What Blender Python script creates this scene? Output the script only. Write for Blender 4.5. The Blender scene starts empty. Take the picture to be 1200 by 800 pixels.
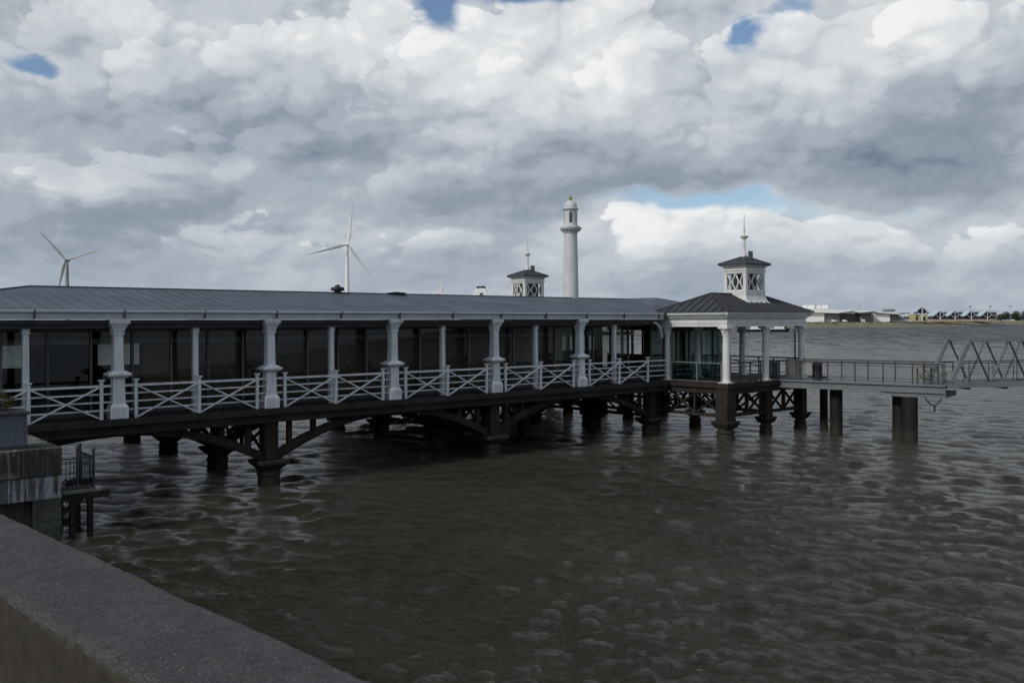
import bpy, math, random
import numpy as np
from mathutils import Vector, Matrix
random.seed(7); RNG = np.random.default_rng(11)
scn = bpy.context.scene; COL = scn.collection
R = math.radians

# ------------------------------------------------------------------ camera, world, sun
cam_d = bpy.data.cameras.new("camera"); cam = bpy.data.objects.new("camera", cam_d); COL.objects.link(cam)
cam_d.sensor_width = 36; cam_d.lens = 31.5; cam_d.shift_y = -22/1200; cam_d.clip_start = .05; cam_d.clip_end = 20000
cam.matrix_world = Matrix.Translation((0, 0, 6.7)) @ Matrix.Rotation(R(90), 4, 'X') @ Matrix.Rotation(-.004, 4, 'Z')
scn.camera = cam
scn.view_settings.view_transform = 'Standard'; scn.view_settings.look = 'None'
scn.view_settings.exposure = 0; scn.view_settings.gamma = 1
scn.cycles.max_bounces = 8; scn.cycles.transparent_max_bounces = 16
scn.cycles.sample_clamp_indirect = 4

SUN_EL, SUN_AZ = R(38), R(229)          # azimuth from +Y clockwise: behind the camera, to the left
sd = bpy.data.lights.new("sun", 'SUN'); sd.energy = 2.1; sd.angle = R(9); sd.color = (1, .955, .88)
sun = bpy.data.objects.new("sun", sd); COL.objects.link(sun)
sv = Vector((math.sin(SUN_AZ)*math.cos(SUN_EL), math.cos(SUN_AZ)*math.cos(SUN_EL), math.sin(SUN_EL)))
sun.rotation_euler = sv.to_track_quat('Z', 'Y').to_euler(); sun.location = (0, 0, 200)

class G:
    """small node-graph builder"""
    def __init__(s, tree): s.t = tree; s.n = tree.nodes; s.l = tree.links
    def node(s, typ, ins=None, **kw):
        nd = s.n.new(typ)
        for k, v in kw.items(): setattr(nd, k, v)
        for k, v in (ins or {}).items(): s.put(nd.inputs[k], v)
        return nd
    def put(s, sock, v):
        if isinstance(v, bpy.types.NodeSocket): s.l.new(v, sock)
        else: sock.default_value = v
    def m(s, op, a, b=0., c=0., clamp=False):
        nd = s.n.new('ShaderNodeMath'); nd.operation = op; nd.use_clamp = clamp
        for i, v in enumerate((a, b, c)): s.put(nd.inputs[i], v)
        return nd.outputs[0]
    def v(s, op, a, b=(0, 0, 0), scale=None):
        nd = s.n.new('ShaderNodeVectorMath'); nd.operation = op
        s.put(nd.inputs[0], a); s.put(nd.inputs[1], b)
        if scale is not None: s.put(nd.inputs['Scale'], scale)
        return nd.outputs['Value'] if op in ('DOT_PRODUCT', 'LENGTH') else nd.outputs['Vector']
    def mr(s, x, a, b, c=0., d=1., smooth=True):
        nd = s.n.new('ShaderNodeMapRange'); nd.interpolation_type = 'SMOOTHSTEP' if smooth else 'LINEAR'
        for i, q in enumerate((x, a, b, c, d)): s.put(nd.inputs[i], q)
        return nd.outputs[0]
    def mix(s, f, a, b, typ='MIX'):
        nd = s.n.new('ShaderNodeMix'); nd.data_type = 'RGBA'; nd.blend_type = typ
        s.put(nd.inputs[0], f)
        for i, c in ((6, a), (7, b)):
            s.put(nd.inputs[i], c if isinstance(c, bpy.types.NodeSocket) else tuple(c)+(1,)*(4-len(c)))
        return nd.outputs[2]
    def noise(s, vec, scale, detail=4, rough=.5, dist=0., out='Fac'):
        return s.node('ShaderNodeTexNoise', {'Vector': vec, 'Scale': scale, 'Detail': detail, 'Roughness': rough, 'Distortion': dist}).outputs[out]

def cloud_group():
    """height of the cloud field in a direction: heaps of rounded billows, smaller and flatter towards the horizon"""
    gt = bpy.data.node_groups.new('cloud_height', 'ShaderNodeTree')
    gt.interface.new_socket('Vector', in_out='INPUT', socket_type='NodeSocketVector')
    gt.interface.new_socket('Height', in_out='OUTPUT', socket_type='NodeSocketFloat')
    gt.interface.new_socket('Mass', in_out='OUTPUT', socket_type='NodeSocketFloat')
    g = G(gt); i = g.node('NodeGroupInput'); o = g.node('NodeGroupOutput')
    d = i.outputs[0]
    sep = g.node('ShaderNodeSeparateXYZ', {0: d})
    zz = g.m('ABSOLUTE', sep.outputs[2])
    # elevation is stretched near the horizon, where the rows of cloud lie closer together
    zs = g.m('ADD', g.m('MULTIPLY', zz, 1.05), g.m('MULTIPLY', g.m('LOGARITHM', g.m('ADD', zz, .06), 2.718281828), .13))
    p = g.node('ShaderNodeCombineXYZ', {0: sep.outputs[0], 1: sep.outputs[1], 2: zs}).outputs[0]
    wv = g.v('SUBTRACT', g.noise(p, 9., 2, .5, out='Color'), (.5, .5, .5))
    pw_ = g.v('ADD', p, g.v('SCALE', wv, scale=.055))
    tot = 0.
    for sc, w in ((7.5, .34), (17., .20), (38., .115), (84., .03)):              # cauliflower lobes
        vo = g.node('ShaderNodeTexVoronoi', {'Vector': g.v('ADD', pw_, (sc, 2*sc, .3*sc)), 'Scale': sc, 'Detail': 0.}, feature='F1').outputs['Distance']
        tot = g.m('MULTIPLY_ADD', g.m('SUBTRACT', .9, g.m('MULTIPLY', vo, vo)), w, tot)
    tot = g.m('MULTIPLY_ADD', g.noise(pw_, 55., 4, .6), .16, tot)
    n1 = g.noise(p, 3.2, 3, .5)
    h = g.m('ADD', g.m('MULTIPLY', tot, .62), g.m('MULTIPLY', n1, .78))
    g.l.new(h, o.inputs[0]); g.l.new(tot, o.inputs[1])
    return gt

def px_dir(x, y):
    """azimuth, elevation of a place in the photographed sky"""
    q, v = (x-600)/1050, (378-y)/1050
    return math.atan(q), math.atan(v/math.sqrt(1+q*q))

RELIEF = .64
HEAPS = [(1140, 300, 62, 17, .74), (1040, 294, 60, 20, .72), (950, 286, 58, 25, .74), (860, 288, 75, 30, .74), (690, 302, 70, 30, .70), (770, 292, 90, 34, .80), (270, 285, 60, 18, .60), (560, 300, 90, 22, .56),
         (400, 225, 90, 26, .62), (530, 222, 120, 30, .62), (700, 225, 90, 26, .58), (60, 215, 80, 34, .60), (150, 215, 70, 34, .70), (240, 210, 50, 30, .62), (285, 200, 40, 32, .74),
         (1180, 190, 80, 60, .60), (1050, 200, 110, 44, .54), (930, 190, 120, 50, .58), (60, 120, 120, 60, .60), (150, 60, 110, 50, .68), (240, 130, 90, 60, .62), (330, 100, 66, 66, .72),
         (330, 180, 90, 42, .56), (410, 66, 84, 62, .80), (470, 140, 70, 60, .66), (590, 190, 130, 44, .56), (720, 175, 100, 56, .56), (560, 95, 84, 62, .80), (640, 140, 80, 50, .66), (690, 60, 90, 66, .80), (760, 110, 66, 66, .70),
         (1090, 120, 110, 66, .58), (1010, 90, 80, 66, .64), (920, 110, 86, 72, .70), (1115, 40, 60, 36, .86), (1190, 90, 50, 50, .60)]
def build_world():
    w = bpy.data.worlds.new("World"); scn.world = w; w.use_nodes = True
    t = w.node_tree; t.nodes.clear(); g = G(t)
    grp = cloud_group()
    d = g.v('NORMALIZE', g.node('ShaderNodeTexCoord').outputs['Generated'])
    sep = g.node('ShaderNodeSeparateXYZ', {0: d})
    el = g.m('ARCSINE', sep.outputs[2]); az = g.m('ARCTAN2', sep.outputs[0], sep.outputs[1])
    def H(off):
        nd = t.nodes.new('ShaderNodeGroup'); nd.node_tree = grp
        g.put(nd.inputs[0], g.v('NORMALIZE', g.v('ADD', d, off)) if off else d)
        return nd.outputs
    h0, lob = H(None)[:2]; h1, h2, h3 = [H(o_)[0] for o_ in ((-.018, -.006, .020), (-.055, -.02, .06), (-.006, -.002, .007))]
    # warp the layout so that the drawn masses get ragged outlines
    wn = g.node('ShaderNodeSeparateColor', {0: g.noise(g.v('MULTIPLY', d, (1, 1, 1.7)), 7., 5, .55, out='Color')})
    azw = g.m('ADD', az, g.m('MULTIPLY', g.m('SUBTRACT', wn.outputs[0], .5), .11))
    elw = g.m('ADD', el, g.m('MULTIPLY', g.m('SUBTRACT', wn.outputs[1], .5), .075))
    def blobs(lst, azs, els):
        tot = 0.
        for (x, y, rx, ry, a) in lst:
            A, E = px_dir(x, y)
            u = g.m('DIVIDE', g.m('SUBTRACT', azs, A), rx/1050); vv = g.m('DIVIDE', g.m('SUBTRACT', els, E), ry/1050)
            e = g.m('EXPONENT', g.m('MULTIPLY', g.m('ADD', g.m('MULTIPLY', u, u), g.m('MULTIPLY', vv, vv)), -1.))
            tot = g.m('MULTIPLY_ADD', e, a, tot)
        return tot
    cover = blobs([(42, 78, 42, 13, -1.), (528, 10, 34, 34, -.85), (655, -6, 70, 17, -1.), (876, 40, 24, 19, -1.), (1160, -2, 48, 16, -1.),
                   (930, 8, 40, 12, -.6), (830, 242, 125, 15, -.86), (1010, 252, 120, 12, -.45), (150, 165, 30, 8, -.25), (940, -170, 240, 60, -.7), (200, -190, 240, 60, -.7)], azw, elw)
    bright = blobs([(400, 62, 100, 60, .8), (330, 80, 60, 30, .4), (560, 88, 95, 60, .7), (690, 110, 120, 60, .65), (745, 55, 70, 40, .7), (930, 95, 120, 60, .35),
                    (1115, 38, 80, 36, .75), (135, 212, 70, 22, .45), (280, 192, 50, 34, .7), (190, 8, 150, 40, .35), (450, 203, 170, 13, .35), (765, 285, 110, 26, .85),
                    (690, 285, 70, 30, .5), (1010, 282, 90, 20, .45), (1140, 298, 70, 16, .6), (270, 275, 60, 14, .45), (800, 130, 60, 60, .3), (60, 140, 110, 25, .2), (545, 165, 60, 35, .3)], azw, elw)
    dark = blobs([(100, 244, 190, 17, .75), (590, 176, 210, 24, .6), (600, 240, 210, 20, .75), (720, 226, 130, 15, .6), (940, 208, 180, 18, .62), (1110, 218, 170, 17, .5),
                  (215, 135, 130, 40, .4), (1140, 150, 110, 60, .4), (1000, 150, 130, 40, .25), (400, 160, 90, 40, .35), (200, 290, 320, 22, .2), (560, 310, 200, 20, .3), (1000, 330, 500, 22, .35), (90, 40, 130, 40, .1)], azw, elw)
    dens = g.m('ADD', h0, g.m('MULTIPLY', cover, .62))
    dens = g.m('ADD', dens, g.mr(el, .0, .11, .35, 0.))
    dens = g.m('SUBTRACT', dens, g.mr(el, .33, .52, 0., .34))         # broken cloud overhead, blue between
    fr_ = g.m('MULTIPLY', g.m('SUBTRACT', g.noise(d, 38., 5, .65), .5), .16)
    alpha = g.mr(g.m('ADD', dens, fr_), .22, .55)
    relief = g.m('ADD', g.m('MULTIPLY', g.m('SUBTRACT', h0, h1), 1.0), g.m('MULTIPLY', g.m('SUBTRACT', h0, h2), .8))
    relief = g.m('ADD', relief, g.m('MULTIPLY', g.m('SUBTRACT', h0, h3), .8))
    fade = g.mr(el, 0., .13, .5, 1.)
    b = .50
    lw = g.m('MULTIPLY', g.m('SUBTRACT', lob, .44), .125)
    # heaps of cumulus, far rows first: each a dome with a lit crown and a grey base
    for (x, y, rx, ry, top) in HEAPS:
        A, E = px_dir(x, y)
        u = g.m('MULTIPLY', g.m('SUBTRACT', azw, A), 1050/rx); v = g.m('MULTIPLY', g.m('SUBTRACT', elw, E), 1050/ry)
        rr = g.m('SQRT', g.m('ADD', g.m('MULTIPLY', u, u), g.m('MULTIPLY', v, v)))
        f_ = g.m('ADD', g.m('MULTIPLY', g.m('SUBTRACT', 1., rr), min(rx, ry)/1050), lw)
        msk = g.mr(f_, 0., g.mr(v, -.5, .3, .045, .0045))
        sh = g.m('ADD', g.m('MULTIPLY', v, .85), g.m('MULTIPLY', u, -.35))
        bl = g.m('ADD', top-.17, g.m('MULTIPLY', g.m('ADD', sh, g.m('MULTIPLY', lw, 9.)), .20))
        b = g.m('ADD', b, g.m('MULTIPLY', g.m('SUBTRACT', bl, b), g.m('MULTIPLY', msk, .88)))
    b = g.m('ADD', b, g.m('MULTIPLY', g.m('MULTIPLY', relief, fade), RELIEF))
    b = g.m('ADD', b, g.m('MULTIPLY', bright, .16))
    b = g.m('SUBTRACT', b, g.m('MULTIPLY', dark, .175))
    b = g.m('ADD', b, g.m('MULTIPLY', g.m('SUBTRACT', h0, .62), .12))
    edge = g.m('MULTIPLY', g.m('SUBTRACT', 1., g.mr(dens, .42, .62)), .08)    # thin lit edges
    b = g.m('ADD', b, edge)
    ramp = g.node('ShaderNodeValToRGB', {0: b}); cr = ramp.color_ramp; cr.interpolation = 'EASE'
    stops = [(.0, (.170, .214, .285)), (.24, (.272, .318, .392)), (.42, (.385, .428, .492)), (.60, (.535, .572, .618)), (.80, (.69, .718, .742)), (1., (.87, .88, .885))]
    while len(cr.elements) < len(stops): cr.elements.new(.5)
    for e_, (pos, c) in zip(cr.elements, stops): e_.position = pos; e_.color = c+(1,)
    # air in front of the far clouds
    col = g.mix(g.mr(el, -.02, .13, .42, 0.), ramp.outputs[0], (.335, .400, .480))
    sky = g.node('ShaderNodeTexSky', sky_type='NISHITA', sun_disc=False, sun_elevation=SUN_EL, sun_rotation=SUN_AZ, altitude=0., air_density=1.0, dust_density=.8, ozone_density=2.5)
    bs = g.node('ShaderNodeBackground', {'Color': sky.outputs[0], 'Strength': .105})
    bc = g.node('ShaderNodeBackground', {'Color': col, 'Strength': 1.})
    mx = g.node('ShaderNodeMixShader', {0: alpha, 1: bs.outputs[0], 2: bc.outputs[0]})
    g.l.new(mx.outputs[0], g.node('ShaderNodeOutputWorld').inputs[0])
    w.cycles.sampling_method = 'MANUAL'; w.cycles.sample_map_resolution = 512
build_world()

# ------------------------------------------------------------------ frame of the pier: s along it, t away from us across it
F = 1050.; HC = 6.7; DZ = 3.2
AL = math.atan(1231/F); S_, C_ = math.sin(AL), math.cos(AL)
PX, PY = -14.828, 33.669
PROT = math.atan2(C_, S_)
def pw(s, t): return PX+s*S_-t*C_, PY+s*C_+t*S_
def at(x, y, Y):
    q, v = (x-600)/F, (378-.004*(x-600)-y)/F
    return q*Y, Y, HC+v*Y

# ------------------------------------------------------------------ materials
MATS = {}
def mat(name, col, rough=.6, var=.18, scale=3., col2=None, bump=.0, bscale=40., metal=0., spec=.4, streak=False, fine=60., tide=False):
    """paint, metal, stone: base colour broken by two sizes of noise, optional run-down streaks and fine relief"""
    m_ = bpy.data.materials.new(name); m_.use_nodes = True; t = m_.node_tree; t.nodes.clear(); g = G(t)
    tc = g.node('ShaderNodeTexCoord').outputs['Object']
    n1 = g.noise(tc, scale, 6, .6); n2 = g.noise(tc, fine, 3, .6)
    c2 = col2 or tuple(c*(1-2*var) for c in col)
    vec = g.v('MULTIPLY', tc, (3.5, 3.5, .35)) if streak else tc
    n3 = g.noise(vec, scale*1.3, 6, .65)
    f = g.mr(g.m('ADD', g.m('MULTIPLY', n1, .45), g.m('MULTIPLY', n3, .55)), .38, .66)
    c = g.mix(f, col, c2)
    c = g.mix(g.mr(n2, .3, .7, 0., var), c, tuple(min(1, x*1.35) for x in col))
    if tide:
        wz = g.node('ShaderNodeSeparateXYZ', {0: g.node('ShaderNodeNewGeometry').outputs['Position']}).outputs[2]
        tb = g.mr(g.m('ADD', wz, g.m('MULTIPLY', g.m('SUBTRACT', n3, .5), 1.1)), .35, .95, .85, 0.)
        c = g.mix(tb, c, g.mix(g.mr(n2, .35, .65), (.016, .019, .010), (.034, .033, .022)))
    b = g.node('ShaderNodeBsdfPrincipled', {'Base Color': c, 'Metallic': metal, 'Roughness': g.mr(n1, .3, .7, rough*.85, min(1, rough*1.2)), 'Specular IOR Level': spec})
    if bump:
        bn = g.node('ShaderNodeBump', {'Strength': bump, 'Distance': .02, 'Height': g.noise(tc, bscale, 5, .65)})
        g.l.new(bn.outputs[0], b.inputs['Normal'])
    g.l.new(b.outputs[0], g.node('ShaderNodeOutputMaterial').inputs[0])
    MATS[name] = m_; return m_
WHITE = mat('white_paint', (.63, .66, .675), .6, .14, 1.2, (.46, .48, .485), .15, 30, streak=True)
WHITE2 = mat('white_cast_iron', (.66, .67, .65), .5, .12, 1.6, (.50, .51, .48), .12, 40, streak=True)
TOWERP = mat('tower_paint', (.55, .57, .57), .6, .1, .8, (.45, .465, .46), .08, 20, streak=True)
CREAM = mat('grey_white_fascia', (.43, .46, .48), .6, .12, .9, (.35, .375, .39), .1, 30, streak=True)
ZINC = mat('zinc_roof', (.080, .100, .125), .6, .12, .5, (.068, .08, .10), .06, 25, metal=.0, spec=.3)
LEAD = mat('dark_standing_seam_roof', (.043, .0455, .051), .6, .2, .9, (.030, .032, .036), .08, 25, spec=.3)
IRON = mat('weathered_iron', (.013, .0118, .0113), .8, .25, 1.3, (.008, .0076, .0074), .3, 25)
IRON2 = mat('rusty_iron', (.026, .0195, .0165), .85, .25, 1.1, (.012, .0105, .0095), .35, 25)
DECKW = mat('dark_deck_timber', (.024, .022, .022), .85, .25, 1.5, (.015, .0145, .0145), .3, 20)
STONE = mat('wet_pier_stone', (.030, .027, .023), .75, .25, 1.8, (.015, .016, .012), .5, 12, tide=True)
FRAME = mat('dark_window_frame', (.055, .06, .065), .5, .1)
SILL = mat('grey_mullion', (.12, .125, .13), .5, .1)
INTW = mat('interior_brown_blind', (.14, .105, .072), .8, .25, .9, (.09, .07, .05))
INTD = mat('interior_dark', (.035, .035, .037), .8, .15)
INTG = mat('interior_grey_band', (.26, .275, .29), .7, .1)
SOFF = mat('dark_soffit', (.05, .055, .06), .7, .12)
STEEL = mat('galvanised_steel', (.15, .168, .182), .55, .14, 1.2, (.115, .13, .142), .08, 30)
DSTEEL = mat('dark_painted_steel', (.05, .054, .06), .5, .18, 1.5)
PILE = mat('black_pile', (.006, .006, .0062), .7, .25, 1.3, (.010, .0097, .0092), .3, 14, streak=True, tide=True)
TIMB = mat('grey_timber', (.09, .092, .088), .8, .2, 2., (.06, .06, .058), .2, 30, streak=True)
MINT = mat('greenish_edge', (.16, .17, .11), .8, .25, 2.)
WTURB = mat('turbine_white', (.82, .83, .84), .5, .04, .05)
GREYP = mat('turbine_grey', (.30, .32, .34), .5, .04, .05)
GOLD = mat('green_gold_glass', (.32, .33, .10), .35, .2, 6.)
SHIPW = mat('ship_white', (.82, .82, .80), .45, .05, .3)
SHIPD = mat('ship_black', (.015, .016, .02), .5, .1)
SHEDW = mat('shed_white_cladding', (.86, .87, .86), .6, .03, .05)
SHEDG = mat('shed_grey_cladding', (.20, .21, .225), .6, .1, .05)
ROOFP = mat('pale_metal_roof', (.55, .64, .68), .5, .06, .05)
YELL = mat('yellow_render', (.52, .43, .25), .7, .1, .1)
BEIGE = mat('beige_wall', (.50, .38, .28), .7, .1, .1)
BLUED = mat('dark_blue_gable', (.035, .045, .075), .6, .1, .1)
LEAF = mat('shrub_leaf', (.07, .085, .03), .7, .3, 9., (.11, .085, .035))
LEAF2 = mat('tree_leaf', (.05, .075, .04), .7, .3, .3, (.075, .09, .045))
BARK = mat('bark', (.07, .055, .045), .8, .2)
PLANT = mat('planter_metal', (.085, .10, .125), .55, .25, 1.6, (.14, .155, .18), .12, 15, streak=True)
TYRE = mat('tyre', (.02, .02, .02), .7, .1)

def glass_mat(name, tint, refl):
    m_ = bpy.data.materials.new(name); m_.use_nodes = True; t = m_.node_tree; t.nodes.clear(); g = G(t)
    fr = g.node('ShaderNodeFresnel', {'IOR': 1.5}).outputs[0]
    f = g.m('MINIMUM', g.m('ADD', g.m('MULTIPLY', fr, refl), .01), .9)
    tr = g.node('ShaderNodeBsdfTransparent', {'Color': tint+(1,)}); gl = g.node('ShaderNodeBsdfGlossy', {'Color': (1, 1, 1, 1), 'Roughness': .02})
    tc = g.node('ShaderNodeTexCoord').outputs['Object']
    bn = g.node('ShaderNodeBump', {'Strength': .012, 'Distance': .05, 'Height': g.noise(tc, .9, 2)}); g.l.new(bn.outputs[0], gl.inputs['Normal'])
    mx = g.node('ShaderNodeMixShader', {0: f, 1: tr.outputs[0], 2: gl.outputs[0]})
    g.l.new(mx.outputs[0], g.node('ShaderNodeOutputMaterial').inputs[0]); return m_
GLASS = glass_mat('window_glass', (.74, .76, .75), .15)
GLASSG = glass_mat('green_screen_glass', (.60, .74, .72), 1.)

def concrete_mat():
    m_ = bpy.data.materials.new('parapet_concrete'); m_.use_nodes = True; t = m_.node_tree; t.nodes.clear(); g = G(t)
    tc = g.node('ShaderNodeTexCoord').outputs['Object']
    big = g.noise(tc, 1.7, 6, .6); mid = g.noise(tc, 14, 6, .7); fine = g.noise(tc, 150, 4, .7)
    vor = g.node('ShaderNodeTexVoronoi', {'Vector': tc, 'Scale': 120.}, feature='F1')
    sp = g.mr(vor.outputs['Distance'], .16, .36, 1., 0.)
    pick = g.node('ShaderNodeSeparateColor', {0: vor.outputs['Color']})
    c = g.mix(g.mr(big, .35, .65), (.025, .0245, .024), (.050, .0490, .0475))
    c = g.mix(g.mr(mid, .35, .7), c, (.021, .0212, .022))
    c = g.mix(g.mr(fine, .35, .75, 0., .75), c, (.095, .095, .094))
    c = g.mix(g.m('MULTIPLY', sp, g.mr(pick.outputs[0], .80, .95)), c, (.26, .26, .25))       # pale aggregate
    c = g.mix(g.m('MULTIPLY', sp, g.mr(pick.outputs[1], .70, .95, 0., .8)), c, (.02, .02, .02))   # pits
    # the vertical faces carry brown algae
    nz = g.node('ShaderNodeSeparateXYZ', {0: g.node('ShaderNodeNewGeometry').outputs['Normal']}).outputs[2]
    al = g.mix(g.mr(mid, .3, .7), (.022, .018, .012), (.040, .033, .022))
    c = g.mix(g.mr(nz, .25, .8, 1., 0.), c, al)
    # small white droppings / lichens
    dr = g.node('ShaderNodeTexVoronoi', {'Vector': g.v('ADD', tc, g.v('SCALE', g.noise(tc, 40, 3, out='Color'), scale=.03)), 'Scale': 9.}, feature='F1')
    dp = g.node('ShaderNodeSeparateColor', {0: dr.outputs['Color']})
    c = g.mix(g.m('MULTIPLY', g.mr(dr.outputs['Distance'], .05, .10, 1., 0.), g.mr(dp.outputs[0], .72, .78)), c, (.34, .34, .33))
    b = g.node('ShaderNodeBsdfPrincipled', {'Base Color': c, 'Roughness': .82, 'Specular IOR Level': .35})
    hh = g.m('ADD', g.m('MULTIPLY', fine, .4), g.m('ADD', g.m('MULTIPLY', mid, .6), g.m('MULTIPLY', sp, .25)))
    bn = g.node('ShaderNodeBump', {'Strength': .9, 'Distance': .006, 'Height': hh}); g.l.new(bn.outputs[0], b.inputs['Normal'])
    g.l.new(b.outputs[0], g.node('ShaderNodeOutputMaterial').inputs[0]); return m_
CONC = concrete_mat()

def block_mat(name, base, base2, lime):
    """quay masonry with green weed, brown stain and white lime runs"""
    m_ = bpy.data.materials.new(name); m_.use_nodes = True; t = m_.node_tree; t.nodes.clear(); g = G(t)
    tc = g.node('ShaderNodeTexCoord').outputs['Object']
    n1 = g.noise(tc, 1.1, 6, .65); n2 = g.noise(tc, 9, 5, .65); st = g.noise(g.v('MULTIPLY', tc, (3.2, 3.2, .28)), 1.5, 5, .6, 1.2)
    c = g.mix(g.mr(n1, .38, .62), base, base2)
    c = g.mix(g.mr(g.noise(tc, .8, 3), .5, .62, 0., .7), c, (.075, .095, .060))
    c = g.mix(g.mr(g.noise(g.v('ADD', tc, (7, 3, 1)), .9, 3), .52, .62, 0., .85), c, (.050, .036, .030))
    c = g.mix(g.mr(st, .46, .58, 0., lime), c, (.36, .385, .40))
    c = g.mix(g.mr(n2, .35, .75, 0., .35), c, (.03, .03, .028))
    b = g.node('ShaderNodeBsdfPrincipled', {'Base Color': c, 'Roughness': .85, 'Specular IOR Level': .3})
    bn = g.node('ShaderNodeBump', {'Strength': .6, 'Distance': .03, 'Height': n2}); g.l.new(bn.outputs[0], b.inputs['Normal'])
    g.l.new(b.outputs[0], g.node('ShaderNodeOutputMaterial').inputs[0]); return m_
QSTONE = block_mat('quay_coping_stone', (.15, .15, .135), (.085, .085, .075), .35)
QLIME = block_mat('quay_lime_streaked_stone', (.15, .15, .145), (.06, .06, .055), 1.)
QDARK = block_mat('quay_dark_weed_stone', (.045, .045, .035), (.028, .03, .022), .1)

def water_mat():
    m_ = bpy.data.materials.new('murky_river_water'); m_.use_nodes = True; t = m_.node_tree; t.nodes.clear(); g = G(t)
    P = g.node('ShaderNodeNewGeometry').outputs['Position']
    dist = g.v('LENGTH', P)
    rp = g.v('MULTIPLY', g.node('ShaderNodeVectorRotate', {'Vector': P, 'Angle': .5}, rotation_type='Z_AXIS').outputs[0], (1, 2.6, 1))
    big = g.noise(P, .055, 4, .55)
    c = g.mix(g.mr(big, .35, .65), (.032, .0298, .0185), (.044, .041, .0265))
    n1 = g.noise(rp, 1.1, 4, .62, .9); n2 = g.noise(rp, 3.4, 5, .66, .8); n3 = g.noise(P, .16, 3, .55)
    hgt = g.m('ADD', g.m('MULTIPLY', n1, .20), g.m('MULTIPLY', n2, .46))
    hgt = g.m('ADD', hgt, g.m('MULTIPLY', g.noise(g.v('MULTIPLY', rp, (.5, .5, .5)), .55, 4, .6, .5), g.mr(dist, 60., 300., 0., 1.1)))
    hgt = g.m('ADD', hgt, g.m('MULTIPLY', g.noise(P, .06, 5, .62, .5), g.mr(dist, 150., 700., 0., 9.)))
    hgt = g.m('ADD', hgt, g.m('MULTIPLY', g.noise(rp, 10., 4, .7), .20))
    hgt = g.m('MULTIPLY', hgt, g.mr(n3, .3, .7, .75, 1.3))
    far = g.mr(dist, 40., 900., 1., 1.)
    fo = g.m('MULTIPLY', g.mr(g.noise(rp, 1.9, 6, .72, 1.), .70, .78), g.mr(g.noise(P, .33, 3), .60, .70))   # flecks of foam
    c = g.mix(g.m('MULTIPLY', fo, .25), c, (.4, .4, .38))
    sp_ = g.v('MULTIPLY', P, (1., .22, 1.))
    cat = g.m('ADD', g.m('MULTIPLY', g.noise(sp_, .16, 4, .6), .5), g.m('MULTIPLY', g.noise(sp_, .45, 4, .65), .5))       # wind-ruffled streaks
    fard = g.mr(dist, 60., 350.)
    rgh = g.m('ADD', g.mr(dist, 20., 500., .07, .30), g.m('MULTIPLY', fard, g.mr(cat, .40, .60, -.10, .28)))
    c = g.mix(g.m('MULTIPLY', fard, g.mr(cat, .42, .58, .0, .8)), c, (.022, .022, .020))
    b = g.node('ShaderNodeBsdfPrincipled', {'Base Color': c, 'Roughness': rgh, 'IOR': 1.333, 'Specular IOR Level': .5})
    bn = g.node('ShaderNodeBump', {'Strength': far, 'Distance': .55, 'Height': hgt}); g.l.new(bn.outputs[0], b.inputs['Normal'])
    g.l.new(b.outputs[0], g.node('ShaderNodeOutputMaterial').inputs[0]); return m_
WATER = water_mat()

def bank_mat():
    m_ = bpy.data.materials.new('river_bank'); m_.use_nodes = True; t = m_.node_tree; t.nodes.clear(); g = G(t)
    P = g.node('ShaderNodeNewGeometry').outputs['Position']; z = g.node('ShaderNodeSeparateXYZ', {0: P}).outputs[2]
    n = g.noise(P, .045, 6, .65); n2 = g.noise(P, .16, 5, .6)
    mud = g.mix(g.mr(n2, .35, .65), (.21, .185, .145), (.155, .135, .105))
    grass = g.mix(g.mr(n, .38, .62), (.17, .165, .08), (.27, .235, .14))
    grass = g.mix(g.mr(n2, .55, .70), grass, (.045, .055, .03))
    c = g.mix(g.mr(g.m('ADD', z, g.m('MULTIPLY', g.m('SUBTRACT', n2, .5), 2.)), 2.6, 3.9), mud, grass)
    b = g.node('ShaderNodeBsdfPrincipled', {'Base Color': c, 'Roughness': .9, 'Specular IOR Level': .2})
    g.l.new(b.outputs[0], g.node('ShaderNodeOutputMaterial').inputs[0]); return m_
BANK = bank_mat()
PAVE = mat('promenade_paving', (.16, .155, .15), .85, .15, 1.5, (.11, .108, .105), .3, 30)

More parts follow.
